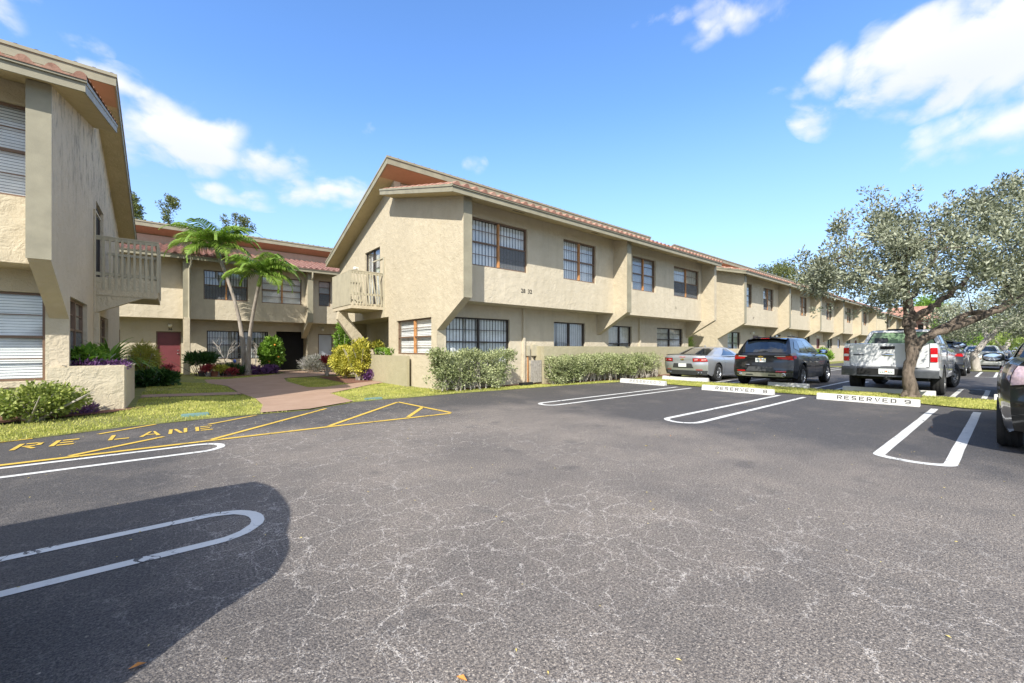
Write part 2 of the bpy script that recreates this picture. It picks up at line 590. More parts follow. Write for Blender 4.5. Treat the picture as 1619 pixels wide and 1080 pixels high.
def window(parent, axis, pos, rect, out, cols=2, rows=2, blind='vertical', fm='frame_brown', mull=None, depth=.10,
           blind_mat='blind_white', screen=None, split=.5, name='window', sub=True, diag=False):
    """a window in a wall hole. axis 'X' or 'Y': the wall's normal; pos: wall face; out: +1/-1 side the face looks to;
    rect = (u0, z0, u1, z1). frame mesh with pane and blind as sub-parts"""
    u0, z0, u1, z1 = rect
    if u0 > u1: u0, u1 = u1, u0
    p0 = pos - out * depth          # glass plane

    def bx(mb, a0, b0, a1, b1, d0, d1):
        if axis == 'X':
            mb.box(p0 + out * d0, a0, b0, p0 + out * d1, a1, b1)
        else:
            mb.box(a0, p0 + out * d0, b0, a1, p0 + out * d1, b1)
    f = MB()
    w = .045
    e = .006
    bx(f, u0 + e, z0 + e, u0 + w, z1 - e, -.03, .03)
    bx(f, u1 - w, z0 + e, u1 - e, z1 - e, -.03, .03)
    bx(f, u0 + w, z1 - w, u1 - w, z1 - e, -.03, .03)
    bx(f, u0 + w, z0 + e, u1 - w, z0 + w, -.03, .03)
    cw = (u1 - u0) / cols
    for c in range(cols):
        a, b = u0 + cw * c + (w if c == 0 else .03), u0 + cw * (c + 1) - (w if c == cols - 1 else .03)
        zm = z0 + (z1 - z0) * split
        bx(f, a, zm - .022, b, zm + .022, -.03, .036)
        if rows >= 2:
            for zz in (z0 + (zm - z0) * .5, zm + (z1 - zm) * .5):
                bx(f, a, zz - .009, b, zz + .009, -.012, .012)
        if rows >= 3:
            um = (a + b) / 2
            bx(f, um - .009, z0 + w, um + .009, zm - .022, -.013, .013)
            bx(f, um - .009, zm + .022, um + .009, z1 - w, -.013, .013)
    fo = f.build(name, M[fm], parent)
    if cols > 1:
        g = MB()
        for c in range(1, cols):
            u = u0 + cw * c
            bx(g, u - .035, z0 + w + .002, u + .035, z1 - w - .002, -.028, .044)
        g.build('mullion', M[mull or fm], fo)
    if not sub:
        return fo
    gl = MB()
    qa, qb = (u0 + .02, z0 + .02), (u1 - .02, z1 - .02)
    gl.add([(p0, a, b) if axis == 'X' else (a, p0, b) for a, b in (qa, (qb[0], qa[1]), qb, (qa[0], qb[1]))], [(0, 1, 2, 3)])
    gl.build('pane', M['glass'], fo, fixn=False)
    if screen:
        sc = MB()
        for c in screen:
            a, b = u0 + cw * c + .05, u0 + cw * (c + 1) - .05
            zm = z0 + (z1 - z0) * split
            bx(sc, a, z0 + .05, b, zm - .02, .0125, .0155)
        sc.build('insect_screen', M['screen_mesh'], fo)
    rnd = random.Random(int(abs(u0) * 97 + z0 * 13))
    if blind == 'vertical':
        b = MB()
        n = max(3, int((u1 - u0) / .118))
        for i in range(n):
            u = u0 + (i + .5) * (u1 - u0) / n
            a = R(rnd.choice([2, 6, 12, -4])) if rnd.random() < .93 else R(80)
            hw = .0465
            du, dd = hw * math.cos(a), hw * math.sin(a)
            if axis == 'X':
                q = [(p0 - out * (.09 - dd), u - du), (p0 - out * (.09 + dd), u + du)]
            else:
                q = [(u - du, p0 - out * (.09 + dd)), (u + du, p0 - out * (.09 - dd))]
            b.add([(*q[0], z0 + .03), (*q[1], z0 + .03), (*q[1], z1 - .04), (*q[0], z1 - .04)], [(0, 1, 2, 3)])
        b.build('blind', M[blind_mat], fo, fixn=False)
    elif blind == 'horizontal':
        b = MB()
        n = int((z1 - z0) / .05)
        for i in range(n):
            z = z0 + (i + .5) * (z1 - z0) / n
            if axis == 'X':
                b.add([(p0 - out * .083, u0 + .03, z + .020), (p0 - out * .083, u1 - .03, z + .020), (p0 - out * .070, u1 - .03, z - .026), (p0 - out * .070, u0 + .03, z - .026)], [(0, 1, 2, 3)])
            else:
                b.add([(u0 + .03, p0 - out * .083, z + .020), (u1 - .03, p0 - out * .083, z + .020), (u1 - .03, p0 - out * .070, z - .026), (u0 + .03, p0 - out * .070, z - .026)], [(0, 1, 2, 3)])
        b.build('blind', M[blind_mat], fo, fixn=False)
    elif blind in ('curtain', 'half', 'sheer'):
        b = MB()
        zz0 = z0 + .02 if blind != 'half' else z0 + (z1 - z0) * .5

        def fn(s, t):
            u = u0 + .03 + (u1 - u0 - .06) * s
            d = .10 + .022 * math.sin(u * 52) + .01 * math.sin(u * 23 + 1)
            z = zz0 + (z1 - .03 - zz0) * t
            return (p0 - out * d, u, z) if axis == 'X' else (u, p0 - out * d, z)
        b.grid(fn, int((u1 - u0) * 40), 1)
        b.build('curtain', M[blind_mat if blind_mat != 'blind_white' else 'curtain'], fo, smooth=60, fixn=False)
    return fo


sm_ = Mat('insect_screen_mesh')
_tr = sm_.n('ShaderNodeBsdfTransparent')
_ms = sm_.n('ShaderNodeMixShader')
_ms.inputs[0].default_value = .55
sm_.b.inputs['Base Color'].default_value = (.16, .17, .18, 1)
sm_.b.inputs['Roughness'].default_value = .7
sm_.link(_tr.outputs[0], _ms.inputs[1])
sm_.link(sm_.b.outputs[0], _ms.inputs[2])
sm_.link(_ms.outputs[0], sm_.out.inputs['Surface'])
M['screen_mesh'] = sm_.m

YF, YU, YL = 9.6, 10.25, 11.1        # fin edge, upper wall, lower wall
EAVE, PEAK, BACK = 9.3, 13.55, 20.85
SL = .265


def row_building(root, x0, x1, oy, fins, wall='stucco', front='stucco_front', gable_left=True, gable_right=False,
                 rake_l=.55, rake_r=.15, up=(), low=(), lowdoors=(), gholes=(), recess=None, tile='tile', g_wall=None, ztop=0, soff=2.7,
                 ext=.4, back_room=True, oz=0, full_left=True):
    """one terrace block. x0..x1 between its gable walls; oy shifts it along Y.
    up / low: holes (x0,z0,x1,z1) for the windows of the upper and the lower front wall"""
    yf, yu, yl = YF + oy, YU + oy, YL + oy
    ye, yp, yb = EAVE + oy, PEAK + oy, BACK + oy
    ze = 5.42
    xa, xb = x0 - rake_l, x1 + rake_r
    yw = 14.25 + oy       # clerestory wall
    zr = lambda y: ze + SL * (y - ye)                 # underside of the lower roof
    zu = lambda y: 7.62 - .335 * (y - yp)             # underside of the upper roof
    wall_in = .25
    # front walls
    f = MB()
    xe = x1 - (.25 if gable_right else 0)
    xs = sorted([x0 + wall_in] + list(fins) + [xe])
    for i in range(len(xs) - 1):
        a = xs[i] + (.25 if i > 0 else 0)
        b = xs[i + 1]
        hs_ = [h for h in up if a - .01 < h[0] and h[2] < b + .3]
        hs_ = [(max(h[0], a + .02), h[1], min(h[2], b - .02), h[3]) for h in hs_]
        f.slab('Y', yu, yu + .2, [(a, soff), (b, soff), (b, zr(yu) - .004), (a, zr(yu) - .004)], hs_)
        f.box(a, yu + .2, soff, b, yl, soff + .16)
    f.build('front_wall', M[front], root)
    f = MB()
    f.slab('Y', yl, yl + .2, [(x0 + wall_in, 0), (xe, 0), (xe, soff + .10), (x0 + wall_in, soff + .10)], list(low) + list(lowdoors))
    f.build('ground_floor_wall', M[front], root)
    # room behind the windows: back plane, floor, side returns
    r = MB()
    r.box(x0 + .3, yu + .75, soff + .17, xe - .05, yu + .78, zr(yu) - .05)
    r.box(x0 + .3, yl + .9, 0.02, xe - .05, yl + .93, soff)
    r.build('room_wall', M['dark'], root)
    # fins between the flats
    for fx in fins:
        g = MB()
        g.slab('X', fx, fx + .25, [(yl - .002, 1.84), (yf, soff), (yf, zr(yf) - .004), (yl - .002, zr(yl) - .004)])
        fo = g.build('fin_wall', M[wall], root)
        t = MB()
        t.box(fx - .012, yf - .02, soff, fx + .262, yf - .001, zr(yf) - .02)
        t.build('edge_trim', M['trim'], fo)
    # gable walls
    for side, gx in (('l', x0), ('r', x1)):
        if side == 'r' and not gable_right:
            g = MB()
            g.slab('X', gx, gx + .25, [(yl, 0), (yb - .3, 0), (yb - .3, zu(yb - .3)), (yw, zu(yw)), (yw, zr(yw)), (yf, zr(yf) - .004), (yf, soff), (yl, 1.84)])
            g.build('gable_wall', M[wall], root)
            continue
        ga, gb = (gx, gx + .25) if side == 'l' else (gx - .25, gx)
        pts = [(yl, 0), (yb - .3, 0), (yb - .3, zu(yb - .3) - .003), (yw, zu(yw) - .003), (yw, zr(yw) - .003), (yf, zr(yf) - .004), (yf, soff), (yl, 1.84)]
        if recess and side == recess[0]:
            r0, r1, rz = recess[1], recess[2], recess[3]
            pts = [(yl, 0), (r0, 0), (r0, rz), (r1, rz), (r1, 0), (yb - .3, 0)][:6] + pts[2:] if r1 < yb - .35 else [(yl, 0), (r0, 0), (r0, rz), (yb - .3, rz)] + pts[2:]
        g = MB()
        use = gholes if ((side == 'l') == gable_left) else ()
        g.slab('X', ga, gb, pts, use)
        go = g.build('gable_wall', M[g_wall or wall], root)
        t = MB()
        t.box(ga - .012, yf - .022, soff, gb + .012, yf - .001, zr(yf) - .02)
        t.build('edge_trim', M['trim'], go)
    # clerestory wall and rear wall
    c = MB()
    c.box(x0 + .26, yw, zr(yw) - .3, xe - .02, yw + .15, zu(yw + .15) - .01)
    c.build('clerestory_wall', M['clerestory'], root)
    c = MB()
    c.box(x0 + .26, yb - .5, 0, xe - .02, yb - .31, zu(yb - .3) - .05)
    c.build('rear_wall', M[wall], root)
    # lower roof: deck with stuccoed soffit, fascia boards, gutter lip, tiles
    d = MB()
    d.slab('X', xa + .03, xb - .03, [(ye + .03, zr(ye + .03)), (yw, zr(yw)), (yw, zr(yw) + .14), (ye + .03, zr(ye + .03) + .14)])
    lr = d.build('lower_roof', M['soffit'], root)
    d = MB()
    d.box(xa, ye, ze - .012, xb, ye + .028, ze + .125)
    d.box(xa - .02, ye - .035, ze + .126, xb + .02, ye + .028, ze + .20)
    for xx in (xa, xb - .028):
        d.slab('X', xx, xx + .028, [(ye + .03, zr(ye) - .012), (yw - .05, zr(yw) - .012), (yw - .05, zr(yw) + .125), (ye + .03, zr(ye) + .125)])
        d.slab('X', xx - .02, xx + .04, [(ye + .03, zr(ye) + .126), (yw - .05, zr(yw) + .126), (yw - .05, zr(yw) + .185), (ye + .03, zr(ye) + .185)])
    d.build('fascia', M['trim'], lr)
    t = MB()
    tiles(t, xa - .02, xb + .02, ye - .05, ze + .17, yw, zr(yw) + .17)
    t.build('roof_tiles', M[tile], lr, smooth=50, fixn=False)
    # vents in the soffit
    x = x0 + 1.9
    while x < x1 - 1:
        v = MB()
        v.slab('X', x, x + .45, [(ye + .42, zr(ye + .42) - .006), (ye + .50, zr(ye + .50) - .006), (ye + .50, zr(ye + .5) - .001), (ye + .42, zr(ye + .42) - .001)])
        v.build('soffit_vent', M['dark'], lr)
        x += 3.75
    # upper roof rising towards the front, overhanging the clerestory
    d = MB()
    d.slab('X', xa + .03, xb + ext - .03, [(yp + .03, zu(yp + .03)), (yb - .03, zu(yb)), (yb - .03, zu(yb) + .17), (yp + .03, zu(yp + .03) + .17)])
    ur = d.build('upper_roof', M['soffit'], root)
    d = MB()
    d.slab('X', xa + .04, xb + ext - .04, [(yp + .035, zu(yp + .035) - .012), (yw - .004, zu(yw) - .012), (yw - .004, zu(yw) - .002), (yp + .035, zu(yp + .035) - .002)])
    d.build('orange_soffit', M['orange_soffit'], ur)
    d = MB()
    d.box(xa, yp, 7.60, xb + ext, yp + .028, 7.80)
    d.box(xa - .02, yp - .03, 7.802, xb + ext + .02, yp + .03, 7.875)
    for xx in (xa, xb + ext - .03):
        d.slab('X', xx, xx + .028, [(yp + .03, zu(yp) - .015), (yb, zu(yb) - .015), (yb, zu(yb) + .17), (yp + .03, zu(yp) + .17)])
        d.slab('X', xx - .02, xx + .045, [(yp + .03, zu(yp) + .172), (yb, zu(yb) + .172), (yb, zu(yb) + .235), (yp + .03, zu(yp) + .235)])
    d.build('fascia', M['trim'], ur)
    t = MB()
    tiles(t, xa - .02, xb + ext + .02, yb, zu(yb) + .2, yp - .01, 7.84, amp=.05)
    t.build('roof_tiles', M[tile], ur, smooth=50, fixn=False)


def balcony(root, wx, out, y0, y1, zf, zr_, px, mat='stucco', slat_dx=.0, sag=0):
    """balcony on a gable wall at x=wx, reaching out to x=px"""
    xs = sorted((wx, px))
    b = MB()
    b.box(xs[0], y0, zf - .2, xs[1], y1, zf)
    bo = b.build('balcony', M[mat], root)
    f = MB()
    # solid band and top rail round three sides
    t = .05
    s = 1 if px < wx else -1
    for (a0, b0, a1, b1) in ((px, y0, wx - s * .02, y0 + t), (px, y1 - t, wx - s * .02, y1), (px, y0 + t, px + s * t, y1 - t)):
        f.box(a0, b0, zr_ - .08, a1, b1, zr_)
        f.box(a0, b0, zf + .30, a1, b1, zf + .38)
    f.box(px - s * .012, y0 - .012, zr_ + .001, px + s * .07, y1 + .012, zr_ + .03)
    f.box(px + s * .071, y0 - .012, zr_ + .001, wx - s * .02, y0 + .06, zr_ + .03)
    f.build('rail', M['trim_light'], bo)
    sl = MB()
    rnd = random.Random(3)
    n = int(abs(px - wx) / .115)
    for yy in (y0 - .022, y1 + .002):
        for i in range(n):
            x = px + s * (.03 + i * .115)
            k = sag * (.05 + .08 * rnd.random()) if yy < y0 else 0
            z0_ = zf - .06
            if i % 1 == 0:
                sl.add([(x + k, yy, z0_), (x + .045 + k, yy, z0_), (x + .045 - k, yy, zr_ - .01), (x - k, yy, zr_ - .01),
                        (x + k, yy + .02, z0_), (x + .045 + k, yy + .02, z0_), (x + .045 - k, yy + .02, zr_ - .01), (x - k, yy + .02, zr_ - .01)],
                       [(0, 3, 2, 1), (4, 5, 6, 7), (0, 1, 5, 4), (1, 2, 6, 5), (2, 3, 7, 6), (3, 0, 4, 7)])
    n = int((y1 - y0) / .115)
    for i in range(n):
        y = y0 + .03 + i * .115
        sl.box(px - s * .022, y, zf - .06, px - s * .002, y + .045 + (.05 if sag else 0), zr_ - .01)
    sl.build('slats', M['trim_light'], bo)
    return bo


def wall_lamp(root, p, d, name='wall_lamp'):
    m = MB()
    x, y, z = p
    if d[0]:
        m.box(x, y - .045, z - .06, x + d[0] * .03, y + .045, z + .06)
        m.tube([(x + d[0] * .03, y, z), (x + d[0] * .09, y, z + .03)], .015, 6)
    else:
        m.box(x - .045, y, z - .06, x + .045, y + d[1] * .03, z + .06)
        m.tube([(x, y + d[1] * .03, z), (x, y + d[1] * .09, z + .03)], .015, 6)
    o = m.build(name, M['white_plastic'], root)
    g = MB()
    c = (x + d[0] * .12, y + d[1] * .12, z)
    g.lathe([(.001, -.08), (.05, -.07), (.085, -.02), (.09, .03), (.06, .07), (.001, .075)], c, 'Z', 12)
    g.build('lamp_shade', M['lamp_glass'], o, smooth=60)
    return o


def door(root, x0, x1, yw_, z0, z1, mat, name='door', knob_side=1):
    d = MB()
    y = yw_ + .09
    d.box(x0 + .05, y, z0 + .02, x1 - .05, y + .045, z1 - .05)
    o = d.build(name, M[mat], root)
    f = MB()
    f.box(x0 + .003, yw_ + .03, z0 + .003, x0 + .05, yw_ + .15, z1 - .003)
    f.box(x1 - .05, yw_ + .03, z0 + .003, x1 - .003, yw_ + .15, z1 - .003)
    f.box(x0 + .05, yw_ + .03, z1 - .05, x1 - .05, yw_ + .15, z1 - .003)
    f.build('door_frame', M['frame_brown'], o)
    k = MB()
    kx = x1 - .13 if knob_side > 0 else x0 + .13
    k.lathe([(.001, -.07), (.03, -.06), (.035, -.04), (.015, -.02), (.03, 0)], (kx, y, z0 + .98), 'Y', 10)
    k.lathe([(.001, -.03), (.028, -.025), (.03, 0)], (kx, y, z0 + 1.14), 'Y', 10)
    k.build('knob', M['metal'], o, smooth=50)
    return o


# ---- the corner block in the middle ----
X0, X1 = 6.2, 21.3
main = empty('townhouse_block', (X0, YL, 0), 'corner tan stucco block in the middle, its gable and broken balcony facing the courtyard', 'building')
UPW = [(6.80, 3.79, 9.13, 5.25), (10.87, 3.79, 12.70, 5.25), (15.13, 3.79, 16.93, 5.25), (18.52, 3.79, 21.02, 5.25)]
LOW = [(6.52, .70, 9.06, 2.28), (11.24, .25, 13.06, 2.30), (14.60, .70, 16.32, 2.28), (18.44, 1.15, 20.97, 2.30)]
GH = [(11.45, 1.08, 14.02, 2.26), (15.55, 2.96, 17.17, 5.24)]
row_building(main, X0, X1, 0, [13.8], up=UPW, low=LOW, gholes=GH, recess=('l', 14.72, 99, 2.46), gable_right=False)
window(main, 'Y', YU, UPW[0], -1, 2, 2, 'vertical', mull='orange_wood', screen=(1,))
window(main, 'Y', YU, UPW[1], -1, 2, 2, 'vertical', mull='orange_wood')
window(main, 'Y', YU, UPW[2], -1, 2, 2, 'horizontal', mull='orange_wood', blind_mat='blind_grey')
window(main, 'Y', YU, UPW[3], -1, 2, 2, 'half', mull='orange_wood', screen=(0, 1))
window(main, 'Y', YL, LOW[0], -1, 2, 2, 'vertical', fm='bronze')
window(main, 'Y', YL, LOW[1], -1, 2, 1, 'vertical', fm='bronze', blind_mat='blind_grey')
window(main, 'Y', YL, LOW[2], -1, 2, 1, 'curtain', fm='bronze')
window(main, 'Y', YL, LOW[3], -1, 2, 2, 'curtain', fm='bronze', blind_mat='blind_white')
window(main, 'X', X0, GH[0], -1, 2, 2, 'horizontal', mull='orange_wood')
# balcony door
w_ = window(main, 'X', X0, GH[1], -1, 2, 1, 'vertical', fm='bronze', split=.02, name='balcony_door')
balcony(main, X0, -1, 15.25, 17.5, 2.95, 4.12, 5.0, sag=.8)
wall_lamp(main, (X0 - .001, 18.0, 4.72), (-1, 0))
# recessed entry under the balcony
e_ = MB()
e_.slab('X', X0 + 1.2, X0 + 1.4, [(14.72, 0), (20.5, 0), (20.5, 2.6), (14.72, 2.6)], [(16.1, .1, 17.5, 2.15)])
e_.box(X0 + .26, 14.5, 0, X0 + 1.19, 14.7, 2.6)
e_.box(X0 + .27, 14.72, 2.47, X0 + 1.19, 20.5, 2.62)
e_.build('entry_wall', M['stucco'], main)
window(main, 'X', X0 + 1.2, (16.1, .1, 17.5, 2.15), -1, 2, 2, 'sheer', fm='bronze')
e_ = MB()
e_.slab('Y', 15.9, 16.05, [(6.35, 0), (7.38, 0), (7.38, 1.55), (7.1, 1.55), (6.35, 1.1)])
e_.build('entry_low_wall', M['stucco'], main)
# leaning buttress under the balcony
e_ = MB()
e_.slab('Y', 16.72, 16.95, [(6.17, .9), (5.98, 1.02), (4.98, 2.42), (5.02, 2.74), (5.35, 2.74), (5.40, 2.5), (6.17, 1.45)])
e_.build('buttress', M['stucco'], main)
e_ = MB()
e_.box(X0 - .035, 15.10, 2.46, X0 - .002, 15.19, 4.75)
e_.box(X0 - .035, 15.195, 4.70, X0 - .002, 16.25, 4.75)
e_.build('conduit_cover', M['trim_light'], main)
for tx_, nx_ in (('28', 8.84), ('32', 9.14)):
    n_ = MB()
    text_on(n_, tx_, .19, (nx_, YU - .006, 3.12), (1, 0, 0), (0, 0, 1), 1.05, .004)
    n_.build('house_number', M['number'], main)
n_ = MB()
text_on(n_, '36', .17, (18.6, YU - .006, 3.17), (1, 0, 0), (0, 0, 1), 1.05, .003)
n_.build('house_number', plain('faded_number', (.30, .27, .2), .8), main)
for px_ in (9.62, 16.85):
    e_ = MB()
    e_.box(px_, YL - .09, 0, px_ + .09, YL - .002, 2.69)
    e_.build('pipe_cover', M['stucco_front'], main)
# electric boxes and meter on the ground floor wall
for (bx0, bz0, bx1, bz1, dp) in ((9.80, 1.0, 9.93, 1.38, .12), (10.05, 1.0, 10.3, 1.42, .14), (10.35, .85, 10.5, 1.15, .12)):
    e_ = MB()
    e_.box(bx0, YL - dp, bz0, bx1, YL - .002, bz1)
    e_.build('meter_box', M['trim_light'], main, bevel=.012)
e_ = MB()
e_.tube([(9.86, YL - .05, .02), (9.86, YL - .05, 1.0)], .025, 6)
e_.build('conduit', M['orange_wood'], main)

# second block further along the row
def far_row(x0, fins, x1, label, oy=0, numbers=None, wins=True):
    b = empty('townhouse_block', (x0, YL + oy, 0), label, 'building', 'tan townhouse blocks along the car park')
    ups, lows = [], []
    bays = [x0 + .25] + [f + .25 for f in fins]
    ends = list(fins) + [x1]
    for i, (a, e) in enumerate(zip(bays, ends)):
        w = e - a
        ups += [(a + w * .19, 3.79, a + w * .36, 5.25), (a + w * .62, 3.79, a + w * .87, 5.25)]
        lows += [(a + w * .16, .9, a + w * .42, 2.3)]
    drs = [(a + (e - a) * .70, .03, a + (e - a) * .84, 2.15) for a, e in zip(bays, ends)]
    row_building(b, x0, x1, oy, fins, up=ups, low=lows, lowdoors=drs)
    for i, h in enumerate(ups):
        window(b, 'Y', YU + oy, h, -1, 2 if i % 2 else 1, 2, 'horizontal' if i % 3 else 'curtain', mull='orange_wood' if i % 2 else None, blind_mat='blind_grey' if i % 2 else 'blind_white', screen=(0,) if i % 4 == 1 else None)
    for h in lows:
        window(b, 'Y', YL + oy, h, -1, 2, 2, 'vertical', fm='bronze', blind_mat='blind_grey')
    for i, h in enumerate(drs):
        door(b, h[0], h[2], YL + oy, h[1], h[3], 'door_white' if i % 2 else 'door_red')
        wall_lamp(b, (h[0] - .3, YL + oy - .001, 2.3), (0, -1))
    return b


blk2 = far_row(25.03, [32.5, 39.7, 46.8, 53.9], 61.2, 'long tan block with five bays beyond the corner block, behind the black suv')
n_ = MB()
text_on(n_, '27', .2, (28.0, YU - .006, 3.1), (1, 0, 0), (0, 0, 1), 1.05, .003)
n_.build('house_number', M['number'], blk2)
blk3 = far_row(69.8, [77.0, 84.0], 91.0, 'farthest tan block of the row, low above the white pickup roof', oy=.4)

# ---- the near block on the left, its gable facing the courtyard ----
OYL = .15
XL = -1.5
left = empty('townhouse_block', (XL, YL + OYL, 0), 'near stucco block at the left edge, its shaded rough gable and slatted balcony facing right', 'building')
LUP = [(-4.4, 3.79, -1.80, 5.32)]
LLO = [(-4.4, .70, -1.80, 2.30)]
LGH = [(11.36, 1.05, 13.38, 2.28), (15.15, 1.05, 17.3, 2.16), (14.80, 2.95, 16.25, 5.05)]


def left_block():
    yf, yu, yl = YF + OYL, YU + OYL, YL + OYL
    ye, yp, yb = EAVE + OYL, PEAK + OYL, BACK + OYL
    row_building(left, -9.2, XL, OYL, [], up=LUP, low=LLO, gable_left=False, gable_right=True, rake_l=.3, rake_r=.42, ext=.03,
                 gholes=LGH, g_wall='stucco_mildew', wall='stucco_near', front='stucco_near', tile='tile', recess=('r', 13.75, 14.75, 2.46) and None)


left_block()
window(left, 'Y', YU + OYL, LUP[0], -1, 1, 2, 'horizontal', fm='frame_brown')
window(left, 'Y', YL + OYL, LLO[0], -1, 1, 2, 'horizontal', fm='frame_brown')
window(left, 'X', XL, LGH[0], 1, 2, 2, 'curtain', fm='frame_brown', blind_mat='blind_grey', screen=(0, 1))
window(left, 'X', XL, LGH[1], 1, 2, 2, 'curtain', fm='frame_brown', blind_mat='blind_grey', screen=(0,))
window(left, 'X', XL, LGH[2], 1, 2, 1, 'vertical', fm='bronze', split=.02, name='balcony_door', blind_mat='blind_grey')
lb = balcony(left, XL, 1, 14.57, 16.9, 2.83, 4.10, -.30)
e_ = MB()
e_.slab('Y', 14.58, 14.78, [(XL + .002, 2.18), (XL + .002, 2.63), (-.33, 2.63), (-.33, 2.60), (-.62, 2.60)])
e_.slab('Y', 14.56, 14.79, [(XL + .002, 2.625), (XL + .002, 3.08), (-.31, 3.08), (-.31, 2.625)])
e_.build('bracket', M['stucco_near'], lb)
wall_lamp(left, (XL + .001, 17.1, 4.55), (1, 0))
e_ = MB()
e_.box(XL + .002, 14.35, 0, XL + .10, 14.5, 2.17)
e_.box(XL + .002, 14.33, 2.18, XL + .035, 14.42, 4.72)
e_.box(XL + .002, 14.425, 4.67, XL + .035, 15.4, 4.72)
e_.build('conduit_cover', M['stucco_near'], left)
e_ = MB()
e_.box(-4.45, YL + OYL - .05, .60, -1.76, YL + OYL - .002, .69)
e_.build('window_sill', M['stucco_near'], left)

# ---- the block across the back of the courtyard ----
OYE = 14.9
end = empty('townhouse_block', (-8, YL + OYE, 0), 'block behind the palms across the courtyard, with burgundy and white doors', 'building')
EUP = [(1.17, 3.69, 3.01, 5.14), (3.63, 3.69, 5.55, 5.10), (6.44, 3.69, 7.09, 5.14), (-4.6, 3.69, -2.7, 5.1)]
ELO = [(1.34, .72, 4.06, 2.18)]
EDR = [(4.45, .03, 6.02, 2.22), (6.62, .03, 7.45, 2.12), (-2.75, .03, -1.86, 2.14), (-.61, .03, .33, 2.10)]


def end_block():
    row_building(end, -8.0, 16.0, OYE, [.38, 5.72], up=EUP, low=ELO, lowdoors=EDR, tile='tile_red', gable_left=False)


end_block()
window(end, 'Y', YU + OYE, EUP[0], -1, 2, 2, 'vertical', mull='orange_wood', blind_mat='blind_grey', screen=(0, 1))
window(end, 'Y', YU + OYE, EUP[1], -1, 2, 2, 'horizontal', mull='orange_wood', blind_mat='blind_white')
window(end, 'Y', YU + OYE, EUP[2], -1, 1, 2, 'horizontal', fm='frame_brown', blind_mat='blind_grey', screen=(0,))
window(end, 'Y', YU + OYE, EUP[3], -1, 2, 2, 'curtain', mull='orange_wood')
window(end, 'Y', YL + OYE, ELO[0], -1, 2, 2, 'vertical', fm='bronze', blind_mat='blind_grey')
door(end, -.61, .33, YL + OYE, .03, 2.10, 'door_red')
door(end, -2.75, -1.86, YL + OYE, .03, 2.14, 'door_bright')
door(end, 6.62, 7.45, YL + OYE, .03, 2.12, 'door_white')
wall_lamp(end, (-.1, YL + OYE - .001, 2.38), (0, -1))
wall_lamp(end, (6.85, YL + OYE - .001, 2.36), (0, -1))
n_ = MB()
text_on(n_, '36', .17, (-.18, YL + OYE - .006, 2.16), (1, 0, 0), (0, 0, 1), 1.05, .004)
n_.build('house_number', M['number'], end)
# passage through the block: dark tunnel walls
e_ = MB()
e_.box(4.25, YL + OYE + .21, 0, 4.44, YL + OYE + 5, 2.6)
e_.box(6.03, YL + OYE + .21, 0, 6.2, YL + OYE + 5, 2.6)
e_.box(4.25, YL + OYE + .21, 2.3, 6.2, YL + OYE + 5, 2.45)
e_.build('passage', M['stucco'], end)
# downspouts
e_ = MB()
yy = YF + OYE
e_.tube([(.66, yy - .25, 5.42), (.66, yy - .2, 5.2), (.60, yy - .06, 5.0), (.60, yy - .06, .1)], .045, 8)
e_.build('downspout', M['trim_light'], end, smooth=50)
e_ = MB()
e_.tube([(5.9, yy - .28, 5.42), (5.9, yy - .25, 5.15), (6.06, yy + .55, 4.85), (6.06, yy + .55, 2.75), (5.98, yy + .95, 2.45), (6.05, yy + 1.38, 2.0), (6.08, yy + 1.38, .1)], .045, 8)
e_.build('downspout', M['trim_light'], end, smooth=50)
e_ = MB()
e_.box(.40, yy - .13, 0, .62, yy - .03, 2.72)
e_.box(.40, yy - .02, 0, .60, YL + OYE - .002, .02)
e_.slab('X', .385, .625, [(yy - .025, 0), (yy + .5, 0), (yy + .5, 1.9), (yy - .025, 2.65)])
e_.build('fin_post', M['stucco'], end)

# the distant pink block with a terracotta roof
far = empty('apartment_block', (98, 11, 0), 'distant pink apartment block under a terracotta roof, seen past the tree trunk', 'building')
f = MB()
f.slab('X', 98, 98.3, [(8.4, 0), (13.6, 0), (13.6, 6.2), (8.4, 6.2)], [(9.2, 3.9, 10.0, 5.3), (11, 3.9, 12.2, 5.3), (9.2, .9, 10.0, 2.4), (11, .9, 12.2, 2.4)])
f.box(98.3, 8.4, 0, 108, 8.7, 6.2)
f.box(98.3, 13.3, 0, 108, 13.6, 6.2)
f.build('wall', plain('pink_paint', (.55, .33, .26), .8), far)
f = MB()
for yy in (8.5, 9.05, 10.3, 12.6):
    f.box(97.6, yy, 0, 97.95, yy + .22, 6.2)
f.build('column', plain('pale_pink_paint', (.70, .52, .44), .8), far)
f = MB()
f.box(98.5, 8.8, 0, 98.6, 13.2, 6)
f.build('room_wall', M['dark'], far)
f = MB()
for rr in [(9.2, 3.9, 10.0, 5.3), (11, 3.9, 12.2, 5.3)]:
    f.box(98.1, rr[0], rr[1], 98.15, rr[2], rr[3])
f.build('window', M['glass_dark'], far)
f = MB()
f.add([(96.6, 7.6, 6.15), (96.6, 14.6, 6.15), (109, 14.6, 6.15), (109, 7.6, 6.15), (99.8, 8.6, 8.5), (99.8, 13.9, 8.5), (108, 13.9, 8.5), (108, 8.6, 8.5)],
      [(0, 1, 2, 3), (0, 1, 5, 4), (1, 2, 6, 5), (2, 3, 7, 6), (3, 0, 4, 7), (4, 5, 6, 7)])
f.build('roof', M['tile'], far)
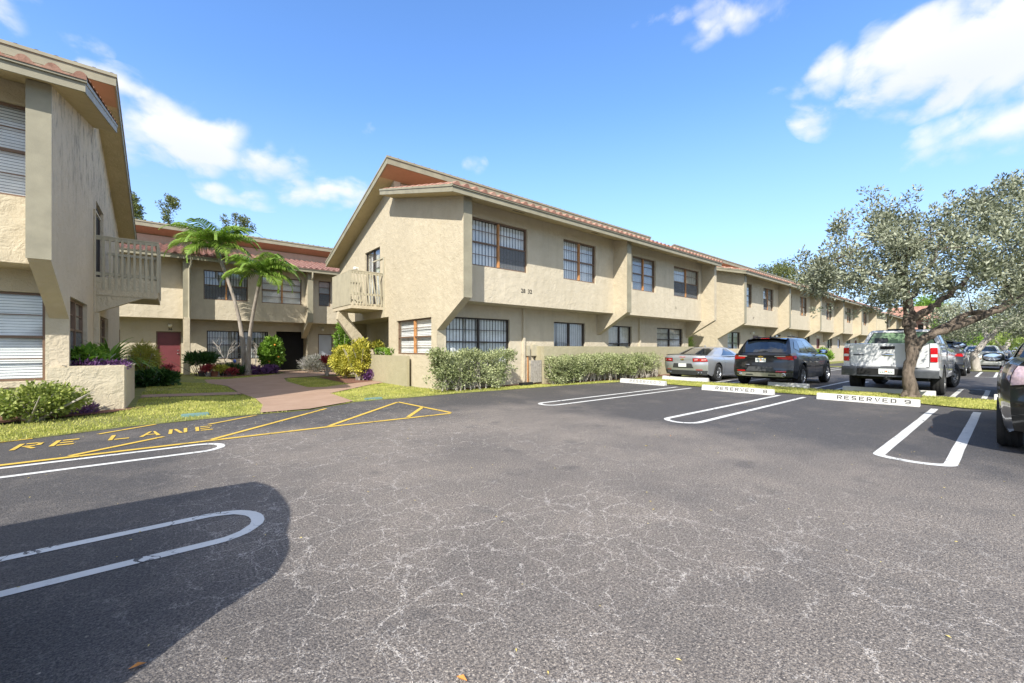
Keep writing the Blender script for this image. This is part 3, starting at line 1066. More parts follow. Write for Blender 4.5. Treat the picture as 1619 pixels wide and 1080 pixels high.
# ---------------- ground ----------------
def flat(name, pts, z, mat, parent=None):
    mb = MB()
    tris = geometry.tessellate_polygon([[Vector((p[0], p[1], 0)) for p in pts]])
    mb.add([(p[0], p[1], z) for p in pts], [tuple(t) for t in tris])
    o = mb.build(name, mat, parent, fixn=False)
    me = o.data
    if me.polygons and me.polygons[0].normal.z < 0:
        me.flip_normals()
    return o


def asphalt():
    m = Mat('asphalt')
    p = m.pos()
    s = m.n('ShaderNodeSeparateXYZ')
    m.link(p, s.inputs[0])
    # worn drive lane (x 1..6.6) against the darker sealed bays; the wobble is noise
    wob = m.math('MULTIPLY', m.math('SUBTRACT', m.noise(.9, 5, .6), .5), 1.6)
    x = m.math('ADD', s.outputs['X'], wob)
    r1 = m.n('ShaderNodeMapRange', interpolation_type='SMOOTHSTEP')
    r1.inputs[1].default_value, r1.inputs[2].default_value = -.5, 1.0
    m.link(x, r1.inputs[0])
    r2 = m.n('ShaderNodeMapRange', interpolation_type='SMOOTHSTEP')
    r2.inputs[1].default_value, r2.inputs[2].default_value = 7.2, 5.6
    m.link(x, r2.inputs[0])
    y = m.math('ADD', s.outputs['Y'], wob)
    r3 = m.n('ShaderNodeMapRange', interpolation_type='SMOOTHSTEP')
    r3.inputs[1].default_value, r3.inputs[2].default_value = 8.6, 6.0
    m.link(y, r3.inputs[0])
    worn = m.math('MULTIPLY', m.math('MULTIPLY', r1.outputs[0], r2.outputs[0]), r3.outputs[0])
    patch = m.noise(.8, 7, .66)
    worn = m.math('ADD', m.math('MULTIPLY', worn, .72), m.math('MULTIPLY', m.math('SUBTRACT', patch, .5), 1.7), True)
    c = m.mix(worn, (.090, .086, .086), (.285, .250, .218))
    # exposed pale stones in the worn surface
    v = m.n('ShaderNodeTexVoronoi', feature='F1')
    v.inputs['Scale'].default_value = 95
    m.link(p, v.inputs['Vector'])
    stone = m.ramp(v.outputs['Color'], [(.0, 0.0), (.42, 0.0), (.85, 1.0)])
    size = m.ramp(v.outputs['Distance'], [(.28, 1.0), (.5, 0.0)])
    st = m.math('MULTIPLY', stone, size)
    st = m.math('MULTIPLY', st, m.math('ADD', m.math('MULTIPLY', worn, .90), .10), True)
    c = m.mix(st, c, (.58, .53, .47))
    v2 = m.n('ShaderNodeTexVoronoi', feature='F1')
    v2.inputs['Scale'].default_value = 34
    m.link(p, v2.inputs['Vector'])
    st2 = m.math('MULTIPLY', m.ramp(v2.outputs['Color'], [(.80, 0.0), (.97, .8)]), m.ramp(v2.outputs['Distance'], [(.12, 1.0), (.30, 0.0)]))
    c = m.mix(st2, c, (.45, .42, .36))
    g = m.noise(160, 3, .7)
    c = m.mix(m.ramp(g, [(.38, .75), (.56, 0.0)]), c, (.040, .039, .043))
    gr = m.noise(70, 4, .8)
    c = m.mix(1.0, c, m.ramp(gr, [(.38, (.34, .34, .36)), (.62, (1.60, 1.55, 1.46))]), 'MULTIPLY')
    mid = m.noise(11, 5, .7)
    c = m.mix(m.ramp(mid, [(.55, 0.0), (.75, .30)]), c, (.30, .275, .25))
    oil = m.noise(1.7, 4, .55)
    c = m.mix(m.ramp(oil, [(.60, 0.0), (.74, .55)]), c, (.055, .053, .055))
    # cracks: warped voronoi edges at two sizes, present only in parts
    def cracks(scale, w, warp, mask_lo, mask_hi, seed):
        off = m.n('ShaderNodeMapping')
        off.inputs['Location'].default_value = (seed, seed * 1.7, 0)
        m.link(p, off.inputs[0])
        nn = m.n('ShaderNodeTexNoise')
        nn.inputs['Scale'].default_value = 2.8
        nn.inputs['Detail'].default_value = 7
        nn.inputs['Roughness'].default_value = .74
        m.link(off.outputs[0], nn.inputs['Vector'])
        mm = m.n('ShaderNodeVectorMath', operation='MULTIPLY_ADD')
        m.link(nn.outputs['Color'], mm.inputs[0])
        mm.inputs[1].default_value = (warp, warp, 0)
        m.link(off.outputs[0], mm.inputs[2])
        vv = m.n('ShaderNodeTexVoronoi', feature='DISTANCE_TO_EDGE', voronoi_dimensions='2D')
        vv.inputs['Scale'].default_value = scale
        m.link(mm.outputs[0], vv.inputs['Vector'])
        wd = m.math('MULTIPLY', m.ramp(m.noise(9, 3), [(.3, .25), (.7, 1.0)]), w)
        line = m.math('LESS_THAN', vv.outputs['Distance'], wd)
        mk = m.ramp(m.noise(.42, 3, .5), [(mask_lo, 0.0), (mask_hi, 1.0)])
        brk = m.ramp(m.noise(4.5, 3, .6), [(.34, 0.0), (.46, 1.0)])
        return m.math('MULTIPLY', m.math('MULTIPLY', line, mk), brk)
    laneonly = m.math('MULTIPLY', m.math('ADD', m.math('MULTIPLY', r1.outputs[0], r2.outputs[0]), .12, True), 1.0)
    near = m.n('ShaderNodeMapRange')
    near.inputs[1].default_value, near.inputs[2].default_value = 5.2, 2.8
    m.link(s.outputs['X'], near.inputs[0])
    k = m.math('MAXIMUM', m.math('MULTIPLY', cracks(1.25, .0046, .62, .34, .48, 3.0), 1.0), m.math('MAXIMUM', m.math('MULTIPLY', cracks(2.8, .0088, .36, .34, .46, 9.0), .9), m.math('MULTIPLY', cracks(6.0, .012, .2, .40, .54, 14.0), .7)))
    k = m.math('MULTIPLY', k, m.math('MULTIPLY', laneonly, m.math('ADD', m.math('MULTIPLY', near.outputs[0], .85), .10, True)))
    c = m.mix(k, c, (.70, .64, .57))
    h = m.math('ADD', m.math('MULTIPLY', m.noise(120, 3, .7), 1.0), m.math('MULTIPLY', v.outputs['Distance'], .7))
    nrm = m.bump(h, .7, .009)
    nrm = m.bump(k, .5, .01, nrm)
    return m.fin(c, m.ramp(worn, [(0, .78), (1, .9)]), nrm)


M['asphalt'] = asphalt()
def soil_mat(name, a, b, sc=3):
    m = Mat(name)
    c = m.ramp(m.noise(sc, 6, .7), [(.3, a), (.7, b)])
    c = m.mix(m.ramp(m.noise(26, 4, .7), [(.45, 0.0), (.7, .6)]), c, tuple(x * .5 for x in a))
    return m.fin(c, .95, m.bump(m.noise(30, 5, .7), .8, .04))


M['lawn'] = soil_mat('lawn_soil', (.17, .20, .045), (.30, .28, .09))
M['mulch'] = soil_mat('red_mulch', (.17, .07, .045), (.26, .13, .085), 8)
M['ground'] = soil_mat('ground_soil', (.12, .14, .05), (.19, .17, .08), .4)


def pave_mat():
    m = Mat('red_concrete')
    c = m.ramp(m.noise(1.6, 5, .6), [(.3, (.33, .215, .145)), (.7, (.41, .28, .20))])
    c = m.mix(m.ramp(m.noise(60, 3, .7), [(.5, 0.0), (.7, .5)]), c, (.24, .15, .11))
    return m.fin(c, .9, m.bump(m.noise(90, 3), .25, .006))


M['path'] = pave_mat()


def paint_mat(name, col_, wear=.5, crack=True):
    m = Mat(name)
    base = m.ramp(m.noise(2.5, 4, .6), [(.3, tuple(x * .86 for x in col_)), (.7, col_)])
    w1 = m.noise(30, 5, .75)
    f = m.ramp(w1, [(.30, wear), (.40, 0.0)])
    w2 = m.noise(3, 4, .6)
    f = m.math('ADD', f, m.math('MULTIPLY', m.ramp(w2, [(.58, 0.0), (.75, wear * .6)]), m.ramp(m.noise(60, 3, .7), [(.45, 0.0), (.55, 1.0)])), True)
    c = m.mix(f, base, (.075, .073, .075))
    if crack:
        vv = m.n('ShaderNodeTexVoronoi', feature='DISTANCE_TO_EDGE')
        vv.inputs['Scale'].default_value = 3.4
        wv = m.n('ShaderNodeTexNoise')
        wv.inputs['Scale'].default_value = 6
        wv.inputs['Detail'].default_value = 5
        m.link(m.pos(), wv.inputs['Vector'])
        mm = m.n('ShaderNodeVectorMath', operation='MULTIPLY_ADD')
        m.link(wv.outputs['Color'], mm.inputs[0])
        mm.inputs[1].default_value = (.35, .35, 0)
        m.link(m.pos(), mm.inputs[2])
        m.link(mm.outputs[0], vv.inputs['Vector'])
        k = m.math('MULTIPLY', m.math('LESS_THAN', vv.outputs['Distance'], .014), m.ramp(m.noise(2, 3), [(.48, 0.0), (.55, .9)]))
        c = m.mix(k, c, (.05, .05, .05))
    return m.fin(c, .8, m.bump(m.noise(110, 3, .7), .35, .004))


M['paint_white'] = paint_mat('white_road_paint', (.70, .70, .67), .5)
M['paint_yellow'] = paint_mat('yellow_road_paint', (.70, .47, .075), .75)
M['stop_white'] = paint_mat('wheel_stop_paint', (.68, .67, .63), .45, False)
M['concrete'] = soil_mat('kerb_concrete', (.33, .31, .27), (.42, .40, .35), 6)

g = MB()
g.add([(-900, -900, -.03), (1400, -900, -.03), (1400, 1400, -.03), (-900, 1400, -.03)], [(0, 1, 2, 3)])
tag(g.build('ground', M['ground'], fixn=False), kind='structure')
# asphalt sheet with its wavy edge towards the lawn
EDGE = [(-12, 8.35), (-3.5, 8.55), (-1.82, 8.78), (-.6, 9.22), (.5, 9.33), (1.31, 9.33), (2.2, 9.28), (3.35, 9.95), (4.0, 10.02), (5.0, 9.95), (6.4, 10.0), (7.6, 9.90),
        (9.2, 9.80), (10.5, 9.75), (12.7, 9.45), (13.3, 9.35)]
rnd = random.Random(4)
ed = []
for (a, b), (c_, d) in zip(EDGE, EDGE[1:]):
    n = max(1, int((c_ - a) / .18))
    for i in range(n):
        t = i / n
        ed.append((a + (c_ - a) * t, b + (d - b) * t + rnd.uniform(-.025, .025)))
ed.append(EDGE[-1])
flat('parking_lot', [(-40, -30), (140, -30), (140, 9.3), (13.4, 9.3)] + list(reversed(ed)) + [(-40, 8.3)], 0.0, M['asphalt'])['kind'] = 'structure'


def lawn_h(x, y):
    """the lawn lies just above the asphalt and climbs slightly towards the left block"""
    t = max(0, min(1, (y - 9.6) / 1.5)) * max(0, min(1, (1.6 - x) / 2.0))
    return .012 + .07 * t


lm = MB()
lm.add([(-40, 8.3, .006), (-12, 8.35, .006)], [])
lm = MB()
nx_, ny_ = 150, 60
pts_e = lambda x: np.interp(x, [p[0] for p in EDGE], [p[1] for p in EDGE])
def lf(s, t):
    x = -12 + (13.3 + 12) * s
    y0 = float(pts_e(x)) + .01
    y = y0 + (32 - y0) * t ** 1.6
    return (x, y, lawn_h(x, y) if t > 0 else .004)
lm.grid(lf, nx_, ny_)
tag(lm.build('lawn', M['lawn'], smooth=60), kind='structure')
flat('lawn', [(13.25, 9.2), (120, 9.2), (120, 60), (13.25, 60)], .006, M['lawn'])['kind'] = 'structure'
# planted island between the bays
ISL = [(13.42, -30), (15.35, -30), (15.42, 0), (15.45, 3), (15.38, 6), (15.3, 9.5), (13.25, 9.5), (13.45, 7.7), (13.42, 6.4), (13.35, 4.2), (13.42, 3.3), (13.25, 1.3), (13.0, .6), (13.1, .2)]
flat('planting_island', ISL, .02, M['lawn'])['kind'] = 'structure'
flat('planting_island', [(34, -20), (36, -20), (36, 9), (34, 9)], .02, M['lawn'])['kind'] = 'structure'
flat('planting_island', [(60, -20), (62.5, -20), (62.5, 9), (60, 9)], .02, M['lawn'])['kind'] = 'structure'
# red concrete paths
PATH = [(1.32, 9.36), (2.2, 9.30), (3.32, 9.97), (3.40, 12.1), (5.2, 14.0), (5.95, 14.6), (5.95, 15.5), (4.9, 14.9), (3.8, 14.1), (3.35, 14.4), (3.3, 17.3), (3.6, 19.4), (6.4, 20.4), (7.35, 20.6), (7.35, 25.98), (4.4, 25.98), (4.4, 23.2),
        (2.9, 21.2), (1.6, 20.2), (.6, 20.6), (.4, 25.98), (-.65, 25.98), (-.7, 19.6), (1.0, 18.2), (1.4, 16.6), (1.45, 14.1), (1.5, 13.3), (1.6, 12.0), (1.55, 10.6)]
PATH2 = [(1.449, 14.1), (-.6, 14.0), (-.6, 13.3), (1.499, 13.3)]
pm2 = MB()
pm2.grid(lambda u, v: (-.6 + 2.05 * u, 13.3 + .75 * v, lawn_h(-.6 + 2.05 * u, 13.4) + .022), 12, 1)
tag(pm2.build('path', M['path']), kind='structure')
flat('path', PATH, .034, M['path'])['kind'] = 'structure'
for (a, b, c_, d) in ((-9, -.58, 10.95, 11.22), (5.2, 6.15, 14.8, 17.6)):
    pass
flat('mulch_bed', [(-9, 10.2), (-2.2, 10.35), (-.9, 10.75), (-.4, 11.25), (-.5, 11.4), (-9, 11.4)], .092, M['mulch'])['kind'] = 'structure'
flat('mulch_bed', [(6.5, 10.75), (9.9, 10.75), (10.4, 10.2), (21, 10.0), (21, 11.05), (6.5, 11.05)], .02, M['mulch'])['kind'] = 'structure'
flat('mulch_bed', [(.65, 22.5), (1.8, 21.8), (4.2, 23.3), (4.2, 25.9), (.65, 25.9)], .03, M['mulch'])['kind'] = 'structure'
flat('mulch_bed', [(4.8, 15.2), (6.1, 14.9), (6.15, 19.4), (4.9, 19.2)], .03, M['mulch'])['kind'] = 'structure'

# ---- painted markings ----
def stripe(pts, w, z, name, mat):
    """a painted line following a path, mitred"""
    pts = [Vector((p[0], p[1], 0)) for p in pts]
    L, Rr = [], []
    rr = random.Random(len(pts))
    for i, p in enumerate(pts):
        t = (pts[min(i + 1, len(pts) - 1)] - pts[max(i - 1, 0)]).normalized()
        n = Vector((-t.y, t.x, 0))
        k = w / 2
        if 0 < i < len(pts) - 1:
            a = (pts[i] - pts[i - 1]).normalized()
            k = w / 2 / max(.5, n.dot(Vector((-a.y, a.x, 0))))
        j = rr.uniform(-.004, .004)
        L.append(p + n * (k + j))
        Rr.append(p - n * (k - j))
    mb = MB()
    n = len(pts)
    mb.add([(q.x, q.y, z) for q in L + Rr], [(i, i + 1, n + i + 1, n + i) for i in range(n - 1)])
    o = mb.build(name, mat, fixn=False)
    if o.data.polygons[0].normal.z < 0:
        o.data.flip_normals()
    return tag(o, kind='structure')


def hairpin(xa, xb, y0, y1, w=.10, open_at='b', flatness=1.0):
    """two bay lines joined by a rounded end at xa, open at xb"""
    s = 1 if xb > xa else -1
    r = (y1 - y0) / 2
    pts = []
    n = max(2, int(abs(xb - xa - s * r * flatness) / .5))
    for i in range(n):
        pts.append((xb + (xa + s * r * flatness - xb) * i / n, y0))
    for k in range(15):
        a = -math.pi / 2 + math.pi * k / 14
        pts.append((xa + s * r * flatness - s * r * flatness * math.cos(a), (y0 + y1) / 2 + r * math.sin(a)))
    for i in range(1, n + 1):
        pts.append((xa + s * r * flatness + (xb - xa - s * r * flatness) * i / n, y1))
    return stripe(pts, w, .004, 'bay_line', M['paint_white'])


hairpin(6.52, 12.9, 6.55, 7.03)
hairpin(6.80, 12.8, 3.44, 4.02)
hairpin(6.50, 12.5, .42, 1.02, .11, flatness=.55)
hairpin(.50, -8, 3.38, 3.94, .085)
hairpin(.50, -8, 6.43, 6.92, .085)
hairpin(.50, -8, .2, .75, .085)
for y0 in (6.55, 3.44, .42, -2.7, -5.8):
    hairpin(20.6 if y0 != .42 else 19.3, 15.9, y0, y0 + .55, .10)
for y0 in (6.55, 3.44, .42, -2.7, -5.8):
    hairpin(27.6, 33.5, y0, y0 + .55, .10)
hairpin(6.50, 12.5, -2.75, -2.15, .11, flatness=.35)
# fire lane
Z5 = .0045
def yl(pts, w=.085):
    return stripe(pts, w, .008, 'fire_lane_line', M['paint_yellow'])


yl([(-8, 7.13), (-1.42, 7.08), (.4, 7.10), (2.0, 7.11), (4.23, 7.03)], .09)
yl([(-.95, 7.165), (-.1, 7.85)], .08)
yl([(.42, 7.165), (2.52, 9.27)], .08)
yl([(2.0, 7.175), (4.12, 9.27)], .08)
yl([(4.15, 9.30), (4.28, 7.10)], .08)
yl([(3.40, 7.165), (4.20, 8.15)], .08)
for a in ((-1.9, 8.80, -1.54, 8.88), (-.86, 8.70, -.22, 9.20), (.47, 8.62, 1.25, 9.22), (-3.6, 8.05, -2.9, 8.5)):
    yl([(a[0], a[1]), (a[2], a[3])], .07)
fm_ = MB()
# stencilled block letters, built stroke by stroke
STEN = {
    'F': [(0, 0, .16, 1), (.22, .84, .75, 1), (.22, .45, .62, .60)],
    'I': [(.05, 0, .22, 1)],
    'R': [(0, 0, .16, 1), (.22, .84, .60, 1), (.22, .42, .60, .56), (.60, .50, .76, .92), ('q', .30, .38, .46, .38, .78, 0, .60, 0)],
    'E': [(0, 0, .16, 1), (.22, .84, .75, 1), (.22, .42, .64, .57), (.22, 0, .75, .15)],
    'L': [(0, 0, .16, 1), (.22, 0, .75, .15)],
    'A': [('q', 0, 0, .16, 0, .42, 1, .30, 1), ('q', .66, 0, .82, 0, .54, 1, .46, 1), (.26, .28, .58, .42)],
    'N': [(0, 0, .15, 1), (.62, 0, .77, 1), ('q', .18, 1, .32, 1, .60, 0, .46, 0)],
    'S': [(.05, .84, .7, 1), (0, .55, .16, .86), (.08, .42, .66, .57), (.56, .14, .72, .42), (.02, 0, .66, .15)],
    'V': [('q', 0, 1, .16, 1, .42, .05, .32, .05), ('q', .62, 1, .78, 1, .50, .05, .44, .05)],
    'D': [(0, 0, .16, 1), (.22, .85, .52, 1), (.22, 0, .52, .15), ('q', .52, .0, .60, .0, .76, .2, .60, .2), ('q', .60, .2, .76, .2, .76, .8, .60, .8), ('q', .60, .8, .76, .8, .60, 1, .52, 1)],
    '7': [(.05, .84, .72, 1), ('q', .20, 0, .36, 0, .72, .80, .56, .80)],
    '8': [(.12, .85, .60, 1), (.12, .44, .60, .57), (.12, 0, .60, .15), (0, .57, .15, .88), (.57, .57, .72, .88), (0, .12, .15, .46), (.57, .12, .72, .46)],
    '9': [(.12, .85, .58, 1), (.12, .42, .55, .55), (0, .52, .15, .88), (.57, .14, .72, .90), (.08, 0, .58, .15)],
}


def stencil(mb, txt, o, ux, uz, w, h, gap):
    o, ux, uz = Vector(o), Vector(ux), Vector(uz)
    x = 0
    for ch in txt:
        if ch == ' ':
            x += gap * .9
            continue
        for st in STEN[ch]:
            if st[0] == 'q':
                q = [(st[1], st[2]), (st[3], st[4]), (st[5], st[6]), (st[7], st[8])]
            else:
                a, b, c, d = st
                q = [(a, b), (c, b), (c, d), (a, d)]
            mb.add([o + ux * (x + u * w) + uz * (v * h) for u, v in q], [(0, 1, 2, 3)])
        x += gap


stencil(fm_, 'FIRE', (-2.26, 8.02, .008), (1, 0, 0), (.02, 1, 0), .30, .44, .335)
stencil(fm_, 'LANE', (-.70, 8.02, .008), (1, .02, 0), (.02, 1, 0), .29, .42, .325)
o = fm_.build('fire_lane_lettering', M['paint_yellow'])
tag(o, kind='structure')


# ---- wheel stops ----
def wheel_stop(x, y0, y1, label, txt=None, num=None, mat='stop_white', faded=False, rot=0, txtlen=1.12, txt0=.42):
    r = empty('wheel_stop', (x, y0, 0), label, 'wheel stop', 'white concrete wheel stops')
    L = y1 - y0
    m = MB()
    h, wb, wt_ = .155, .19, .12
    s = (wb - wt_) / 2
    m.slab('Y', y0, y1, [(x, .0), (x + .012, .035), (x + s, h), (x + wb - s, h), (x + wb - .012, .035), (x + wb, 0)])
    m.build('concrete_bar', M[mat], r, bevel=.006)
    if txt:
        t = MB()
        nx, nz = -(h - .035), (s - .012)          # slope of the near face
        l_ = math.hypot(nx, nz)
        up = Vector((s - .012, 0, h - .035)).normalized()
        n = Vector((-up.z, 0, up.x))
        o_ = Vector((x + .012, y1 - txt0, .035)) + n * .006 + up * .012
        stencil(t, txt, o_, (0, -1, 0), up, .125, .092, txtlen / 8)
        o2 = Vector((x + .012, y0 + .24, .035)) + n * .006 + up * .012
        if num:
            stencil(t, num, o2, (0, -1, 0), up, .14, .092, .1)
        t.build('lettering', M['faded_ink'] if faded else M['number'], r)
    r.rotation_euler = (0, 0, rot)
    return r


M['faded_ink'] = plain('faded_black_ink', (.22, .21, .2), .8, .5, 30)
wheel_stop(12.95, 7.52, 9.33, 'white wheel stop with faded RESERVED 7 lettering, nearest the hedge', 'RESERVED', '7', faded=True)
wheel_stop(12.62, 4.12, 6.08, 'white wheel stop lettered RESERVED 8, in front of the black suv', 'RESERVED', '8')
wheel_stop(12.60, 1.26, 3.13, 'white wheel stop lettered RESERVED 9, in front of the tree trunk', 'RESERVED', '9')
wheel_stop(12.75, -1.95, -.02, 'white wheel stop at the front of the near dark car on the right')
wheel_stop(15.50, 7.25, 9.1, 'white wheel stop under the tail of the silver coupe')
wheel_stop(15.45, 4.05, 5.2, 'short white wheel stop behind the black suv')
wheel_stop(15.48, 1.25, 3.2, 'white wheel stop behind the white pickup')
wheel_stop(15.55, -1.5, .25, 'white wheel stop behind the dark blue sedan')

# ---- low walls and planters ----
w = MB()
w.box(10.22, 10.60, 0, 21.2, 10.78, 1.36)
w.box(10.22, 10.785, 0, 10.42, 11.05, 1.36)
tag(w.build('patio_wall', M['stucco_green'], bevel=.015), 'long low green-grey stucco patio wall behind the hedge and the parked coupe', 'wall')
w = MB()
w.box(25.3, 10.6, 0, 61, 10.78, 1.25)
tag(w.build('patio_wall', M['stucco'], bevel=.015), 'low tan patio wall in front of the far block, behind the black suv', 'wall')
w = MB()
w.slab('Z', .0, 1.03, [(6.10, 12.75), (6.10, 16.9), (6.0, 16.9), (6.0, 12.75)])
w.box(6.005, 16.72, 0, 6.75, 16.9, 1.025)
w.box(6.65, 14.75, 0, 6.75, 16.715, 1.02)
pl = tag(w.build('planter_wall', M['stucco_green'], bevel=.012), 'waist-high green-grey planter wall at the foot of the gable under the broken balcony', 'planter')
w = MB()
w.box(6.105, 14.75, .6, 6.64, 16.715, .93)
w.build('soil', M['mulch'], pl)
w = MB()
yl0 = YL + OYL
w.box(-1.79, yl0 - .06, -.02, -.72, yl0 + .12, .955)
w.box(-.90, yl0 + .125, -.02, -.72, 13.7, .953)
w.box(-1.49, 13.52, -.02, -.905, 13.7, .95)
pl2 = tag(w.build('planter_wall', M['stucco_near'], bevel=.02), 'rough tan planter box against the left block, full of purple and spiky plants', 'planter')
w = MB()
w.box(-1.49, yl0 + .125, .5, -.905, 13.515, .86)
w.build('soil', M['mulch'], pl2)

# wooden gate screening the ac unit
r = empty('wooden_gate', (9.6, 10.7, 0), 'small weathered grey wooden gate between the meter boxes and the patio wall', 'gate')
gm = MB()
for i in range(5):
    gm.box(9.66 + i * .105, 10.66, .08, 9.66 + i * .105 + .095, 10.68, .86)
gm.build('board_panel', plain('grey_wood', (.34, .31, .27), .85, .25, 14), r)
gm = MB()
gm.box(9.66, 10.682, .2, 10.18, 10.71, .27)
gm.box(9.66, 10.682, .68, 10.18, 10.71, .75)
gm.build('crossbar', M['trim'], r)

# utility covers in the lawn edge
def cover(x, y, w_, d, label, rot=0):
    m = MB()
    m.box(x, y, .0, x + w_, y + d, .055)
    o = m.build('utility_cover', plain('green_plastic', (.16, .27, .24), .6), bevel=.01)
    return tag(o, label, 'utility cover')


cover(.12, 9.72, .42, .22, 'dull green oval utility cover in the lawn left of the path')
cover(3.66, 10.06, .42, .14, 'flat blue-green utility cover at the lawn edge right of the path')
# dark drain mat by hedge
m = MB()
m.box(9.05, 10.45, 0.02, 9.6, 10.62, .12)
tag(m.build('splash_block', M['black'], bevel=.02), 'small black splash block on the ground at the right end of the first hedge', 'splash block')
# ---------------- vegetation ----------------
def leaf_mat(name, dark, mid, light, trans=.22, rough=.5, nscale=.9):
    m = Mat(name)
    g = m.n('ShaderNodeNewGeometry')
    c1 = m.ramp(g.outputs['Random Per Island'], [(0.0, dark), (.5, mid), (1.0, light)])
    k = m.noise(nscale, 4, .6)
    c = m.mix(m.ramp(k, [(.35, 0.0), (.7, .55)]), c1, tuple(min(1, a * 1.35) for a in light))
    k2 = m.noise(nscale * 2.6, 3, .6)
    c = m.mix(m.ramp(k2, [(.30, .62), (.52, 0.0)]), c, tuple(a * .9 for a in dark))
    m.fin(c, rough, None)
    m.b.inputs['Specular IOR Level'].default_value = .35
    if trans:
        t = m.n('ShaderNodeBsdfTranslucent')
        m.link(m.mix(1.0, c, (1.0, 1.15, .55), 'MULTIPLY'), t.inputs[0])
        ms = m.n('ShaderNodeMixShader')
        ms.inputs[0].default_value = trans
        m.link(m.b.outputs[0], ms.inputs[1])
        m.link(t.outputs[0], ms.inputs[2])
        m.link(ms.outputs[0], m.out.inputs['Surface'])
    return m.m


L = {}
L['silver'] = leaf_mat('silver_buttonwood_leaf', (.035, .048, .018), (.12, .14, .07), (.42, .435, .32), .10, .5)
L['hedge'] = leaf_mat('silver_hedge_leaf', (.05, .075, .018), (.20, .25, .08), (.50, .52, .29), .12, .5)
L['green'] = leaf_mat('green_leaf', (.03, .065, .014), (.075, .15, .028), (.16, .26, .05), .25)
L['bright'] = leaf_mat('bright_green_leaf', (.06, .13, .015), (.13, .26, .03), (.26, .40, .06), .3)
L['olive'] = leaf_mat('olive_leaf', (.05, .065, .02), (.10, .125, .035), (.19, .21, .07), .2)
L['croton'] = leaf_mat('yellow_croton_leaf', (.12, .15, .02), (.42, .40, .05), (.75, .66, .13), .25)
L['gold'] = leaf_mat('golden_grass_leaf', (.11, .12, .02), (.30, .29, .045), (.50, .46, .09), .25)
L['purple'] = leaf_mat('purple_leaf', (.045, .015, .055), (.12, .045, .15), (.24, .11, .29), .15)
L['dark'] = leaf_mat('dark_green_leaf', (.012, .035, .01), (.03, .075, .018), (.06, .13, .03), .2, .35)
L['palm'] = leaf_mat('palm_leaf', (.06, .12, .015), (.16, .28, .04), (.34, .46, .09), .3, .4)
L['palegreen'] = leaf_mat('pale_green_leaf', (.14, .20, .04), (.28, .37, .09), (.42, .50, .16), .3)
L['red'] = leaf_mat('red_leaf', (.16, .02, .03), (.32, .035, .055), (.50, .09, .10), .2)
L['lavender'] = leaf_mat('grey_lavender_leaf', (.13, .15, .10), (.26, .27, .20), (.40, .37, .38), .2)
L['loose'] = leaf_mat('yellow_green_leaf', (.07, .11, .02), (.19, .25, .045), (.42, .45, .13), .25)
L['grass'] = leaf_mat('grass_blade', (.20, .25, .035), (.38, .42, .07), (.66, .60, .22), .3, .6, .6)


def bark(name, a, b, scale=9):
    m = Mat(name)
    k = m.noise(scale, 7, .7, stretch=(1, 1, .28), dist=.6)
    c = m.ramp(k, [(.35, a), (.62, b)])
    return m.fin(c, .9, m.bump(k, .9, .04))


B = {'grey': bark('grey_bark', (.035, .026, .019), (.21, .165, .125)), 'palm': bark('palm_bark', (.24, .20, .16), (.42, .37, .31), 5),
     'twig': bark('twig_bark', (.11, .085, .06), (.32, .27, .22)), 'pale': bark('pale_twig_bark', (.30, .26, .22), (.52, .48, .42)),
     'crownshaft': plain('crownshaft_green', (.22, .30, .07), .4, .15, 5)}


def leaves_mesh(name, P, D, ln, wd, mat, parent=None, fold=.25, rng=None):
    """P: centres (N,3); D: direction of each leaf (N,3); diamond leaves with a folded midrib, 2 triangles + 2"""
    rng = rng or np.random.default_rng(1)
    n = len(P)
    D = D / (np.linalg.norm(D, axis=1, keepdims=True) + 1e-9)
    A = rng.normal(size=(n, 3))
    S = np.cross(D, A)
    S /= (np.linalg.norm(S, axis=1, keepdims=True) + 1e-9)
    N = np.cross(D, S)
    l_ = (np.asarray(ln) * rng.uniform(.65, 1.3, n))[:, None]
    w_ = (np.asarray(wd) * rng.uniform(.7, 1.25, n))[:, None]
    v0 = P
    v1 = P + D * l_ * .48 + S * w_ * .5 + N * w_ * fold
    v2 = P + D * l_
    v3 = P + D * l_ * .48 - S * w_ * .5 + N * w_ * fold
    V = np.stack([v0, v1, v2, v3], 1).reshape(-1, 3)
    off = np.zeros(3)
    p = parent
    while p is not None:
        off += np.array(p.location)
        p = p.parent
    V = V - off
    me = bpy.data.meshes.new(name)
    me.vertices.add(4 * n)
    me.vertices.foreach_set('co', V.astype(np.float32).ravel())
    idx = np.arange(n)[:, None] * 4
    F = np.concatenate([idx + np.array([[0, 1, 2]]), idx + np.array([[0, 2, 3]])], 1).reshape(-1)
    me.loops.add(6 * n)
    me.loops.foreach_set('vertex_index', F.astype(np.int32))
    me.polygons.add(2 * n)
    me.polygons.foreach_set('loop_start', (np.arange(2 * n) * 3).astype(np.int32))
    me.polygons.foreach_set('loop_total', np.full(2 * n, 3, dtype=np.int32))
    me.update(calc_edges=True)
    me.materials.append(mat)
    o = bpy.data.objects.new(name, me)
    col.objects.link(o)
    if parent is not None:
        o.parent = parent
    return o


def sprigs(rng, C, rad, per, up=.3, out=None, flat_=1.0):
    """leaf centres and directions clustered in small sprigs around the points C"""
    n = len(C)
    per_ = np.full(n, per)
    idx = np.repeat(np.arange(n), per_)
    off = rng.normal(size=(len(idx), 3))
    off /= np.linalg.norm(off, axis=1, keepdims=True) + 1e-9
    off *= (rng.uniform(0, 1, (len(idx), 1)) ** .5)
    off[:, 2] *= flat_
    r = np.asarray(rad)
    r = r[idx][:, None] if r.ndim else r
    P = C[idx] + off * r
    D = off * 1.0 + rng.normal(size=off.shape) * .55
    D[:, 2] += up
    if out is not None:
        D += out[idx] * .5
    return P, D


